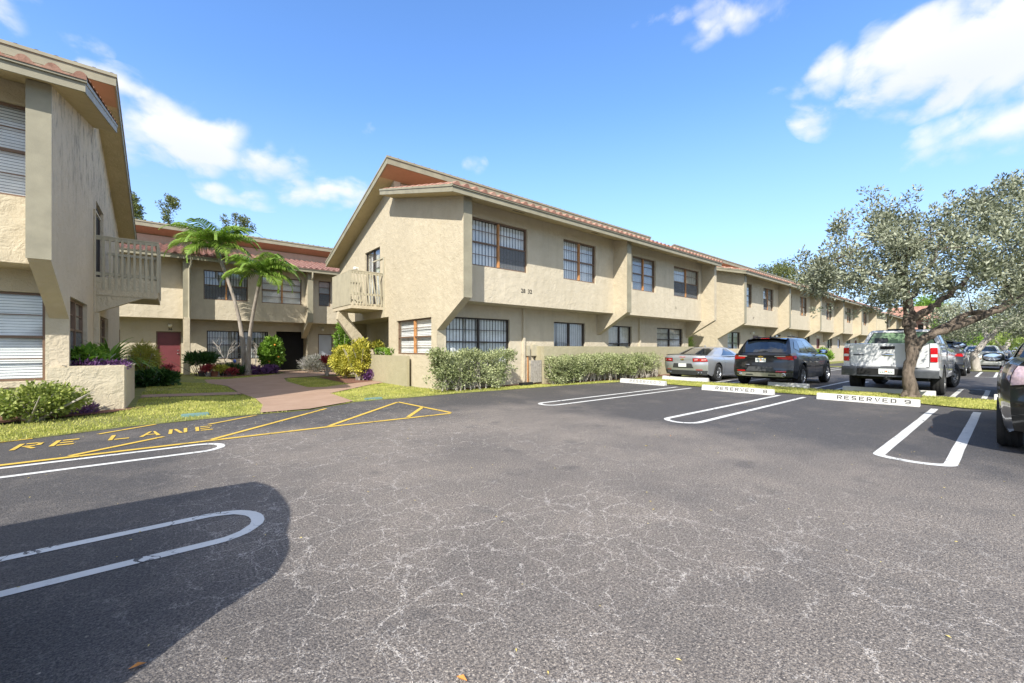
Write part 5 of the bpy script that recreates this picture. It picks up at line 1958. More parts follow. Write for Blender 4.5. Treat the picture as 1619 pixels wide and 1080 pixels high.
# blue ornament between the palms and pots
bo = MB()
bo.tube([(2.22, 22.9, 0), (2.22, 22.9, .62)], .008, 5)
orn = bo.build('garden_ornament', M['metal'])
tag(orn, 'small blue garden ornament on a stake left of the palm trunks', 'ornament')
bo = MB()
bo.lathe([(.001, -.09), (.05, -.06), (.07, 0), (.05, .06), (.001, .09)], (2.22, 22.9, .68), 'Z', 10)
bo.build('blue_head', plain('blue_glaze', (.08, .16, .55), .3), orn, smooth=60)
for i, (x, y, c, lb) in enumerate(((1.02, 22.75, (.06, .05, .05), 'dark round plant pot at the foot of the fin by the burgundy door'), (1.45, 22.6, (.30, .13, .08), 'low terracotta bowl holding the red and yellow plants'), (1.98, 22.5, (.10, .09, .08), 'small dark pot under the pink bromeliad'))):
    pm = MB()
    pm.lathe([(.001, 0), (.13, 0), (.18, .2), (.2, .22), (.19, .24), (.16, .22), (.001, .2)], (x, y, .03), 'Z', 16)
    tag(pm.build('plant_pot', plain('pot_glaze', c, .6), smooth=50), lb, 'plant pot', 'plant pots by the burgundy door')


# ---- grass ----
def grass(poly, n, hgt, zfn, label, seed, holes=()):
    rg = np.random.default_rng(seed)
    xs, ys = [p[0] for p in poly], [p[1] for p in poly]
    P = []
    poly_a = np.array(poly)

    def inside(X, Y, pl):
        c = np.zeros(len(X), bool)
        j = len(pl) - 1
        for i in range(len(pl)):
            xi, yi = pl[i]
            xj, yj = pl[j]
            cond = ((yi > Y) != (yj > Y)) & (X < (xj - xi) * (Y - yi) / ((yj - yi) if yj != yi else 1e-9) + xi)
            c ^= cond
            j = i
        return c
    X = rg.uniform(min(xs), max(xs), n * 4)
    Y = rg.uniform(min(ys), max(ys), n * 4)
    k = inside(X, Y, poly)
    for h in holes:
        k &= ~inside(X, Y, h)
    # patchy: thin out where a coarse sine field is low
    fld = np.sin(X * 2.3 + 1.7 * np.sin(Y * 1.9)) + np.sin(Y * 3.1 + X * .8)
    k &= rg.uniform(-2.6, 2, len(X)) < fld + .9
    X, Y = X[k][:n], Y[k][:n]
    Z = np.array([zfn(x, y) for x, y in zip(X, Y)])
    P = np.stack([X, Y, Z - .01], 1)
    D = rg.normal(size=P.shape) * .5
    D[:, 2] = rg.uniform(.6, 1.3, len(P))
    o = leaves_mesh('grass', P, D, hgt, .011, L['grass'], None, .1, rg)
    tag(o, label, kind='stuff')
    return o


edge_poly = [(x, y + .02) for x, y in ed if x > -6]
grass(edge_poly[:40] + [p for p in edge_poly[40:] if p[0] < 13.2] + [(13.2, 10.0), (10.4, 10.05), (9.9, 10.5), (6.6, 10.6), (5.9, 12.7), (5.9, 14.5), (5.2, 13.95), (3.45, 12.1), (1.62, 10.6), (1.6, 12.0), (1.5, 13.25), (-.6, 13.25), (-.6, 11.2), (-.9, 10.75), (-2.2, 10.3), (-6, 10.1)],
      52000, .05, lawn_h, 'sunlit patchy grass strip along the asphalt', 60, holes=[PATH])
grass([(-.6, 14.05), (1.4, 14.15), (1.35, 16.6), (.95, 18.1), (-.65, 19.4)], 8000, .05, lawn_h, 'shaded lawn between the two cross paths', 61)
grass([(3.4, 14.5), (3.8, 14.2), (4.8, 15.0), (4.75, 19.2), (3.7, 19.2), (3.38, 17.2)], 7000, .05, lawn_h, 'small lawn between the path and the yellow crotons', 62)
grass([(.7, 20.7), (1.6, 20.3), (2.85, 21.3), (4.2, 22.9), (1.8, 21.7), (.7, 22.3)], 4000, .05, lawn_h, 'strip of lawn in front of the flower bed', 63)
grass([(13.42, -2), (15.35, -2), (15.42, 0), (15.45, 3), (15.38, 6), (15.3, 9.5), (13.25, 9.5), (13.45, 7.7), (13.42, 6.4), (13.35, 4.2), (13.42, 3.3), (13.25, 1.3), (13.0, .6), (13.1, .2)],
      36000, .05, lambda x, y: .02, 'green grass on the island between the parking bays', 64)
# fallen leaves on the asphalt
rg = np.random.default_rng(70)
lf_spots = [ray(217, 1056, 1.3 * 650 / 506), ray(730, 1076, 1.3 * 650 / 526), ray(1060, 690, 6.04), ray(1225, 690, 6.04), ray(1473, 676, 6.7), ray(1022, 706, 5.42)]
fallen = [(p[0], p[1]) for p in lf_spots] + [(rg.uniform(1, 12), rg.uniform(-.5, 9)) for _ in range(36)]
Ld = [plain('dry_leaf', (.52, .22, .05), .7, .3, 30), plain('yellow_leaf', (.60, .48, .16), .7, .3, 30)]
FL_ = ['orange dry leaf lying in the shadow at the bottom left, on the asphalt', 'orange dry leaf cut by the bottom edge of the frame', 'reddish dry leaf on the asphalt just left of the RESERVED 9 bay',
       'yellow dry leaf on the asphalt inside the RESERVED 9 bay', 'orange dry leaf between the two lines by the near dark sedan', 'small yellow dry leaf below the end of the middle bay line']
for i, (x, y) in enumerate(fallen[:6]):
    s_ = rg.uniform(.020, .030)
    a = rg.uniform(0, 6.28)
    m = MB()
    c_, s2 = math.cos(a) * s_, math.sin(a) * s_
    m.add([(x - c_, y - s2, .006), (x + s2 * .45, y - c_ * .45, .014), (x + c_, y + s2, .010), (x - s2 * .45, y + c_ * .45, .016)], [(0, 1, 2), (0, 2, 3)])
    o = m.build('fallen_leaf', Ld[0 if i != 3 and i != 5 else 1])
    tag(o, FL_[i], 'leaf', 'dry leaves fallen on the asphalt')
m = MB()
for k in range(420):
    x = rg.uniform(-1.5, 13)
    y = rg.uniform(8.2, 9.25) if k % 3 == 0 else rg.uniform(-1, 9.2)
    s_ = rg.uniform(.005, .013)
    a = rg.uniform(0, 6.28)
    c_, s2 = math.cos(a) * s_, math.sin(a) * s_
    m.add([(x - c_, y - s2, .005), (x + s2 * .5, y - c_ * .5, .009), (x + c_, y + s2, .008), (x - s2 * .5, y + c_ * .5, .010)], [(0, 1, 2), (0, 2, 3)])
tag(m.build('leaf_litter', Ld[1], fixn=False), 'tiny bits of leaf and grit scattered over the asphalt', kind='stuff')
# ---------------- vehicles ----------------
def paint(name, c, metal=.0, rough=.32, coat=1.0, dirt_=.16):
    m = Mat(name)
    cc = m.ramp(m.noise(1.2, 3), [(.3, tuple(x * .94 for x in c)), (.7, c)])
    dirt = m.noise(5, 5, .65)
    cc = m.mix(m.ramp(dirt, [(.5, 0.0), (.8, dirt_)]), cc, (.25, .23, .2))
    m.fin(cc, rough, None, Metallic=metal)
    m.b.inputs['Coat Weight'].default_value = coat
    m.b.inputs['Coat Roughness'].default_value = .04
    return m.m


CM = {
    'silver': paint('silver_car_paint', (.50, .52, .55), .55, .32),
    'black': paint('black_car_paint', (.004, .005, .007), 0, .35, 1.0, .02),
    'white': paint('white_car_paint', (.72, .73, .72), 0, .35),
    'navy': paint('navy_car_paint', (.012, .022, .06), .2, .3),
    'greygreen': paint('dark_green_grey_car_paint', (.008, .010, .009), .1, .3, 1.0, .04),
    'lamp_red': plain('tail_lamp_red', (.52, .008, .012), .12, .15, 30, Coat_Weight=1.0),
    'lamp_clear': plain('clear_lamp', (.70, .68, .68), .1, .1, 30, Coat_Weight=1.0),
    'lamp_pink': plain('pale_pink_lamp', (.62, .46, .48), .12, .2, 30, Coat_Weight=1.0),
    'tyre': plain('tyre_rubber', (.018, .018, .018), .85, .2, 20),
    'rim': plain('alloy_rim', (.52, .53, .55), .3, .1, 20, metal=.85),
    'rim_dark': plain('steel_rim', (.22, .22, .22), .45, .1, 20, metal=.6),
    'chrome': plain('chrome', (.72, .73, .75), .12, .04, 20, metal=1),
    'plastic': plain('grey_bumper_plastic', (.045, .047, .05), .6, .15, 12),
    'bumper_grey': plain('steel_bumper', (.10, .105, .11), .38, .15, 12, metal=.5),
    'skid': plain('silver_skid_plate', (.45, .44, .41), .42, .08, 12, metal=.4),
    'gold': plain('gold_emblem', (.70, .48, .12), .25, .08, 20, metal=.8),
    'plate': plain('licence_plate', (.72, .74, .72), .4, .08, 30),
    'plate_orange': plain('plate_orange', (.80, .26, .07), .5),
    'plate_ink': plain('plate_green_ink', (.03, .13, .07), .5),
    'plate_yellow': plain('plate_yellow_sticker', (.8, .6, .05), .5),
    'under': plain('underbody', (.012, .012, .012), .9, .2, 8),
    'cargreen': plain('seen_through_window', (.16, .25, .14), .3, .4, 3, Coat_Weight=1.0),
    'seat': plain('grey_seat_cloth', (.09, .095, .10), .8),
}
gm_ = Mat('car_glass')
gm_.fin((.012, .016, .02), .04, None, Coat_Weight=1.0)
gm_.b.inputs['Specular IOR Level'].default_value = .9
CM['glass'] = gm_.m


class Body:
    """a closed car body: stations along its length, rows up its side; rear face at x = 0"""
    def __init__(s, L_, W, wheels, wr, rear, front, top, base, wid, crown, planR=.35, planF=.5, rows=None, archpad=.06, side=None):
        s.L, s.W, s.wheels, s.wr = L_, W / 2, wheels, wr
        s.rear, s.front, s.top, s.base, s.wid, s.crown = rear, front, top, base, wid, crown
        s.pR, s.pF = planR, planF
        s.rows = rows or [0, .1, .2, .32, .45, .58, .7, .8, .88, .94, .98, 1.0]
        s.pad = archpad
        s.side = side or [(0, .90), (.12, .965), (.3, .99), (.55, 1.0), (.78, .985), (.92, .95), (1.0, .88)]

    def lerp(s, tb, x):
        xs = [p[0] for p in tb]
        ys = [p[1] for p in tb]
        return float(np.interp(x, xs, ys))

    def bottom(s, x):
        b = s.lerp(s.base, x)
        for wx in s.wheels:
            r = s.wr + s.pad
            if abs(x - wx) < r:
                b = max(b, s.wr + math.sqrt(max(0, r * r - (x - wx) ** 2)) * .98)
        return b

    def X(s, x, y, z):
        """nominal station -> real x with the rear and front faces shaped"""
        u = x / s.L
        yy = min(1, abs(y) / s.W)
        xr = s.lerp(s.rear, z) + s.pR * yy ** 4.5
        xf = s.L - s.lerp(s.front, z) - s.pF * yy ** 3.5
        # blend ends only over the first and last part so wheels stay put
        a = max(0, 1 - u / .16) ** 1.3
        b = max(0, 1 - (1 - u) / .2) ** 1.3
        return x + a * xr * (1) - b * (s.L - xf)

    def half(s, x, z):
        t = (z - .2) / max(.1, s.lerp(s.top, x) - .2)
        return s.W * s.lerp(s.wid, x) * s.lerp(s.side, max(0, min(1, t)))

    def stations(s):
        xs = set(round(v, 4) for v in np.linspace(0, s.L, 34))
        for v in (.01, .03, .06, .1, s.L - .01, s.L - .03, s.L - .07):
            xs.add(round(v, 4))
        for wx in s.wheels:
            r = s.wr + s.pad
            for k in range(25):
                xs.add(round(wx - r * math.cos(math.pi * k / 24), 4))
        for p in s.top:
            xs.add(round(p[0], 4))
        for (x_, _) in getattr(s, 'crown_st', []):
            xs.add(x_)
        return sorted(v for v in xs if 0 <= v <= s.L)

    def ring(s, x):
        T = s.lerp(s.top, x)
        b = s.bottom(x)
        left = []
        for t in s.rows:
            z = b + (T - b) * t
            left.append((s.half(x, z), z))
        wt = left[-1][0]
        topp = []
        for k in (.96, .88, .72, .5, .25, 0):
            topp.append((wt * k, T + s.crown(x, k)))
        r = [(y, z) for y, z in left] + topp
        full = [(s.X(x, y, z), y, z) for y, z in r] + [(s.X(x, y, z), -y, z) for y, z in reversed(r[:-1])]
        return full

    def build(s, name, mat, parent):
        mb = MB()
        st = s.stations()
        rings = [s.ring(x) for x in st]
        n = len(rings[0])
        vs = [p for r in rings for p in r]
        fs = []
        for i in range(len(st) - 1):
            for k in range(n - 1):
                fs.append((i * n + k, i * n + k + 1, (i + 1) * n + k + 1, (i + 1) * n + k))
        mb.add(vs, fs)
        for x in (0, s.L):
            T, b = s.lerp(s.top, x), s.bottom(x)
            # end face rows, left to right
            rows = [b + (T - b) * t for t in s.rows]

            def fn(u, v):
                i = v * (len(rows) - 1)
                z = rows[int(round(i))]
                h = s.half(x, z)
                y = h * (1 - 2 * u)
                zz = z
                if int(round(i)) == len(rows) - 1:
                    k = abs(1 - 2 * u)
                    zz = z + (s.crown(x, k) if k < .999 else 0)
                return (s.X(x, y, zz), y, zz)
            mb.grid(fn, 16, len(rows) - 1)
        return mb.build(name, mat, parent, smooth=38)

    # surface patches
    def rear_patch(s, mb, quad, off=.006, nu=6, nv=2, thick=.012):
        """quad: four (y,z) corners, counter-clockwise; laid on the rear face"""
        def fn(u, v):
            y = (quad[0][0] * (1 - u) + quad[1][0] * u) * (1 - v) + (quad[3][0] * (1 - u) + quad[2][0] * u) * v
            z = (quad[0][1] * (1 - u) + quad[1][1] * u) * (1 - v) + (quad[3][1] * (1 - u) + quad[2][1] * u) * v
            h = s.half(0, z)
            y = max(-h, min(h, y))
            return (s.X(0, y, z) - off, y, z)
        mb.grid(fn, nu, nv)
        mb.grid(lambda u, v: (fn(u, v)[0] + off + .02, fn(u, v)[1], fn(u, v)[2]), nu, nv)

    def side_patch(s, mb, quad, sg=-1, off=.006, nu=6, nv=3):
        """quad: (x,z) corners on the side face"""
        def fn(u, v):
            x = (quad[0][0] * (1 - u) + quad[1][0] * u) * (1 - v) + (quad[3][0] * (1 - u) + quad[2][0] * u) * v
            z = (quad[0][1] * (1 - u) + quad[1][1] * u) * (1 - v) + (quad[3][1] * (1 - u) + quad[2][1] * u) * v
            h = s.half(x, z)
            return (s.X(x, h, z), sg * (h + off), z)
        mb.grid(fn, nu, nv)


class Cabin:
    def __init__(s, xr0, xr1, xf1, xf0, zb, zr, wb, wr, crown=.05, planR=.12, planF=.2, bulge=.03):
        s.p = (xr0, xr1, xf1, xf0)
        s.zb, s.zr, s.wb, s.wr, s.cr = zb, zr, wb, wr, crown
        s.pR, s.pF, s.bulge = planR, planF, bulge

    def pt(s, u, t, yk):
        """u along 0..1, t up 0..1, yk -1..1 across"""
        xr0, xr1, xf1, xf0 = s.p
        e = t
        rnd_ = max(0, t - .9) / .1
        xr = xr0 + (xr1 - xr0) * e + .05 * rnd_ ** 2 - s.bulge * math.sin(t * math.pi)
        xf = xf0 + (xf1 - xf0) * e - .06 * rnd_ ** 2 + s.bulge * math.sin(t * math.pi)
        w = s.wb + (s.wr - s.wb) * (t ** 1.25) - .05 * rnd_ ** 2
        z = s.zb + (s.zr - s.zb) * t
        z -= .03 * rnd_ * (1 if False else 0)
        a = abs(yk)
        xx = xr + s.pR * a ** 3 + (xf - xr - (s.pR + s.pF) * a ** 3) * u
        taper = 1 - .05 * max(0, u - .5) * 2 - .05 * max(0, .25 - u) * 4
        return (xx, yk * w * taper, z)

    def build(s, name, mat, parent):
        mb = MB()
        ts = [0, .2, .4, .6, .8, .9, .95, .985, 1.0]
        nu = 14
        for sg in (-1, 1):
            mb.grid(lambda u, v: s.pt(u, ts[int(round(v * 8))], sg), nu, 8)
        for u0 in (0, 1):
            mb.grid(lambda u, v: s.pt(u0, ts[int(round(v * 8))], 1 - 2 * u), 12, 8)

        def roof(u, v):
            k = 1 - 2 * v
            p = s.pt(u, 1, k)
            c = s.cr * (1 - k * k) * (.45 + .55 * math.sin(math.pi * min(1, max(0, .1 + .8 * u))))
            return (p[0], p[1], p[2] + c)
        mb.grid(roof, nu, 12)
        o = mb.build(name, mat, parent, smooth=42)
        return o

    def patch(s, mb, face, quad, off=.008, nu=8, nv=5):
        """face 'L','R' with (u,t) corners; 'B' (back),'F' with (yk,t) corners"""
        def fn(u, v):
            a = (quad[0][0] * (1 - u) + quad[1][0] * u) * (1 - v) + (quad[3][0] * (1 - u) + quad[2][0] * u) * v
            b = (quad[0][1] * (1 - u) + quad[1][1] * u) * (1 - v) + (quad[3][1] * (1 - u) + quad[2][1] * u) * v
            if face in 'LR':
                sg = 1 if face == 'L' else -1
                p = s.pt(a, b, sg)
                return (p[0], p[1] + sg * off, p[2] + off * .3)
            p = s.pt(0 if face == 'B' else 1, b, a)
            return (p[0] + (-off if face == 'B' else off), p[1], p[2] + off * .5)
        mb.grid(fn, nu, nv)


def wheel(parent, x, y, r, w, sg, style='alloy', spokes=5, steer=0):
    t = empty('wheel', (x, y, r))
    t.parent = parent
    prof = [(r * .62, -w / 2 + .01), (r * .70, -w / 2), (r * .93, -w / 2 + .004), (r * .985, -w / 2 + .03), (r, -w / 2 + .06), (r, w / 2 - .06), (r * .985, w / 2 - .03), (r * .93, w / 2 - .004), (r * .70, w / 2), (r * .62, w / 2 - .01)]
    m = MB()
    m.lathe(prof, (0, 0, 0), 'Y', 40)
    # tread blocks: grooves as thin darker rings standing slightly proud
    for gy in (-.25, 0, .25):
        m.lathe([(r + .001, gy * w - .018), (r + .006, gy * w - .014), (r + .006, gy * w + .014), (r + .001, gy * w + .018)], (0, 0, 0), 'Y', 40)
    to = m.build('tyre', CM['tyre'], None, smooth=40)
    to.parent = t
    m = MB()
    o_ = sg * (w / 2 - .02)
    m.lathe([(r * .63, o_ - sg * .10), (r * .63, o_), (r * .60, o_ + sg * .006), (r * .57, o_ - sg * .02)], (0, 0, 0), 'Y', 36)
    m.lathe([(r * .13, o_ - sg * .03), (r * .13, o_ + sg * .003), (.001, o_ + sg * .01)], (0, 0, 0), 'Y', 16)
    if style == 'alloy':
        for k in range(spokes):
            a = 2 * math.pi * k / spokes + .3
            for da in (-.13, .13):
                ca, sa = math.cos(a + da * .4), math.sin(a + da * .4)
                cb, sb = math.cos(a + da * 1.5), math.sin(a + da * 1.5)
                p0 = Vector((ca * r * .10, o_ - sg * .02, sa * r * .10))
                p1 = Vector((cb * r * .60, o_ - sg * .012, sb * r * .60))
                m.tube([p0, p1], [r * .055, r * .045], 4)
    else:
        m.lathe([(r * .58, o_ - sg * .03), (r * .45, o_ - sg * .015), (r * .28, o_ - sg * .045), (r * .13, o_ - sg * .02)], (0, 0, 0), 'Y', 30)
        for k in range(8):
            a = 2 * math.pi * k / 8
            m.lathe([(.001, o_ - sg * .0), (.022, o_ - sg * .01), (.022, o_ - sg * .03)], (math.cos(a) * r * .4, 0, math.sin(a) * r * .4), 'Y', 8)
    ro = m.build('rim', CM['rim' if style == 'alloy' else 'rim_dark'], None, smooth=40)
    ro.parent = t
    m = MB()
    m.lathe([(.001, o_ - sg * .075), (r * .62, o_ - sg * .07)], (0, 0, 0), 'Y', 24)
    bo_ = m.build('brake_disc', CM['under'], None)
    bo_.parent = t
    t.rotation_euler = (0, 0, steer)
    return t


def licence(root, body, y0, y1, z0, z1, off=.012, blank=False):
    m = MB()
    x = body.X(0, (y0 + y1) / 2, (z0 + z1) / 2) - off
    m.box(x - .006, y0, z0, x, y1, z1)
    o = m.build('licence_plate', CM['plate'], root, bevel=.003)
    if not blank:
        m = MB()
        w, h = y1 - y0, z1 - z0
        for k in (-3, -2, 2, 3, -1.15, 1.2):
            c = (y0 + y1) / 2 + k * w * .115
            m.box(x - .0075, c - w * .032, z0 + h * .3, x - .0062, c + w * .032, z0 + h * .38)
            m.box(x - .0075, c - w * .032, z0 + h * .38, x - .0062, c - w * .015, z0 + h * .72)
            m.box(x - .0075, c + w * .012, z0 + h * .5, x - .0062, c + w * .03, z0 + h * .72)
        m.build('plate_characters', CM['plate_ink'], o)
        m = MB()
        m.lathe([(.001, x - .0074), (.024, x - .0073), (.026, x - .006)], (0, (y0 + y1) / 2, (z0 + z1) / 2), 'X', 12)
        m.build('plate_orange', CM['plate_orange'], o)
        m = MB()
        m.box(x - .0075, y0 + .006, z1 - .035, x - .0062, y0 + .045, z1 - .006)
        m.build('plate_sticker', CM['plate_yellow'], o)
    return o


def emblem(root, x, z, w, h):
    m = MB()
    m.slab('X', x - .012, x, [(-w, -h * .55 + z), (-w * .28, -h * .55 + z), (-w * .28, z - h), (w * .36, z - h), (w * .36, -h * .55 + z), (w, -h * .55 + z), (w * .86, z + h * .55), (w * .3, z + h * .55), (w * .3, z + h), (-w * .36, z + h), (-w * .36, z + h * .55), (-w * .86, z + h * .55)])
    return m.build('emblem', CM['gold'], root)


def mirror(root, x, y, z, sg, mat, s=1.0):
    m = MB()
    def fn(u, v):
        a, b = u * 2 * math.pi, (v - .5) * math.pi
        k = .6
        c = lambda q: math.copysign(abs(math.cos(q)) ** k, math.cos(q))
        d = lambda q: math.copysign(abs(math.sin(q)) ** k, math.sin(q))
        return (x + .07 * c(b) * c(a) * s, y + sg * .13 * s + .125 * c(b) * d(a) * s, z + .075 * d(b) * s)
    m.grid(fn, 20, 10)
    m.tube([(x + .04, y - sg * .03, z - .05), (x + .02, y + sg * .05, z - .03)], .02, 6)
    o = m.build('mirror', mat, root, smooth=60)
    m = MB()
    m.lathe([(.001, x - .076 * s), (.055 * s, x - .074 * s), (.06 * s, x - .06 * s)], (0, y + sg * .135 * s, z), 'X', 20)
    for i, v in enumerate(m.v):
        m.v[i] = (v[0], y + sg * .135 * s + (v[1] - (y + sg * .135 * s)) * 1.75, v[2])
    m.build('mirror_glass', M['mirror'], o, smooth=60)
    return o


mm_ = Mat('mirror_surface')
mm_.fin((.7, .75, .82), .03, None, Metallic=1.0)
M['mirror'] = mm_.m


def flat_crown(h):
    return lambda x, k: h * (1 - k * k)


def finish(root, loc, rot):
    root.location = loc
    root.rotation_euler = (0, 0, rot)
    return root


def under(root, body, z0=.22):
    m = MB()
    w = body.W - .25
    m.box(.35, -w, z0, body.L - .4, w, .55)
    for wx in body.wheels:
        m.tube([(wx, -body.W + .15, body.wr), (wx, body.W - .15, body.wr)], .05, 8)
    m.build('underbody', CM['under'], root)


# ---- silver coupe ----
def coupe(paint_m, label, cat='car', group=None, loc=(0, 0, 0), rot=0, style='camaro'):
    r = empty('parked_car', (0, 0, 0), label, cat, group)
    b = Body(4.78, 1.90, (1.02, 3.83), .345,
             rear=[(0, .22), (.35, .10), (.55, .03), (.68, 0), (.78, .03), (.88, .0), (.97, .02), (1.0, .06)],
             front=[(0, .2), (.3, .05), (.6, 0), (.8, .25)],
             top=[(0, .985), (.35, 1.0), (.7, 1.0), (1.4, .97), (2.4, .93), (3.3, .93), (4.2, .84), (4.78, .66)],
             base=[(0, .30), (.5, .22), (1.2, .19), (4, .19), (4.78, .22)],
             wid=[(0, .93), (.5, .99), (1.0, 1.0), (1.8, .955), (2.6, .95), (3.6, .985), (4.3, .97), (4.78, .85)],
             crown=flat_crown(.035), planR=.34, planF=.6,
             side=[(0, .90), (.12, .955), (.3, .98), (.5, 1.0), (.72, 1.0), (.88, .965), (.96, .91), (1.0, .85)])
    b.build('body', paint_m, r)
    c = Cabin(.55, 1.75, 2.75, 3.62, .955, 1.33, .80, .56, .035, .16, .25)
    c.build('cabin', paint_m, r)
    g = MB(); c.patch(g, 'B', [(-.80, .10), (.80, .10), (.82, .86), (-.82, .86)]); g.build('rear_window', CM['glass'], r, smooth=60, fixn=False)
    g = MB(); c.patch(g, 'F', [(-.9, .05), (.9, .05), (.88, .93), (-.88, .93)]); g.build('windscreen', CM['glass'], r, smooth=60, fixn=False)
    for f in 'LR':
        g = MB(); c.patch(g, f, [(.30, .12), (.86, .12), (.78, .84), (.42, .84)]); g.build('side_window', CM['glass'], r, smooth=60, fixn=False)
    under(r, b)
    # tail lamps: two lobes a side in a dark bezel
    for sg in (-1, 1):
        o = None
        m = MB(); b.rear_patch(m, [(sg * .40, .755), (sg * .90, .775), (sg * .90, .915), (sg * .40, .905)], .008)
        o = m.build('tail_light', CM['plastic'], r, smooth=60)
        for (a0, a1) in ((.42, .63), (.65, .885)):
            m = MB(); b.rear_patch(m, [(sg * a0, .775), (sg * a1, .79), (sg * a1, .90), (sg * a0, .89)], .016)
            m.build('lens', CM['lamp_red'], o, smooth=60)
            m = MB(); b.rear_patch(m, [(sg * (a0 + .05), .825), (sg * (a1 - .04), .835), (sg * (a1 - .04), .86), (sg * (a0 + .05), .85)], .02)
            m.build('reflector', CM['lamp_clear'], o, smooth=60)
    m = MB(); b.rear_patch(m, [(-.12, .935), (.12, .935), (.12, .955), (-.12, .955)], .01); m.build('brake_light', CM['lamp_red'], r)
    emblem(r, b.X(0, 0, .86) - .006, .86, .075, .03)
    m = MB(); b.rear_patch(m, [(-.42, .52), (.42, .52), (.36, .70), (-.36, .70)], .004); m.build('plate_recess', CM['plastic'], r, smooth=60)
    licence(r, b, -.16, .16, .56, .70, .012, True)
    m = MB(); b.rear_patch(m, [(-.82, .26), (.82, .26), (.86, .43), (-.86, .43)], .012, 12); m.build('diffuser', CM['plastic'], r, smooth=60)
    for sg in (-1, 1):
        for dy in (.56, .66):
            x = b.X(0, dy, .33)
            m = MB(); m.lathe([(.045, x + .1), (.048, x - .05), (.040, x - .055), (.036, x + .05), (.001, x + .06)], (0, sg * dy, .335), 'X', 14)
            m.build('exhaust', CM['chrome'], r, smooth=50)
        m = MB(); b.rear_patch(m, [(sg * .50, .45), (sg * .72, .45), (sg * .72, .475), (sg * .50, .475)], .012); m.build('reflector', CM['lamp_red'], r)
        # spoiler lip
    m = MB(); m.grid(lambda u, v: (b.X(0, 1.6 * (u - .5), .99) - .03 + .12 * v, 1.6 * (u - .5), 1.0 + .035 * (1 - v) + b.crown(0, abs(2 * u - 1))), 14, 3); m.build('spoiler', paint_m, r, smooth=60)
    m = MB(); m.tube([(1.9, 0, 1.36), (1.82, 0, 1.41)], [.03, .008], 6); m.build('antenna', CM['silver'], r)
    for sg in (-1, 1):
        mirror(r, 2.95, sg * .86, .98, sg, paint_m, .9)
        for wx in b.wheels:
            wheel(r, wx, sg * (.95 - .13), .345, .25, sg, 'alloy', 5)
        m = MB(); b.side_patch(m, [(1.55, .74), (1.80, .74), (1.80, .77), (1.55, .77)], sg, .014); m.build('door_handle', paint_m, r)
        m = MB()
        for xx in (1.62, 2.95):
            b.side_patch(m, [(xx, .28), (xx + .012, .28), (xx + .012, .93), (xx, .93)], sg, .0025, 1, 10)
        m.build('door_gap', CM['under'], r, fixn=False)
    return finish(r, loc, rot)


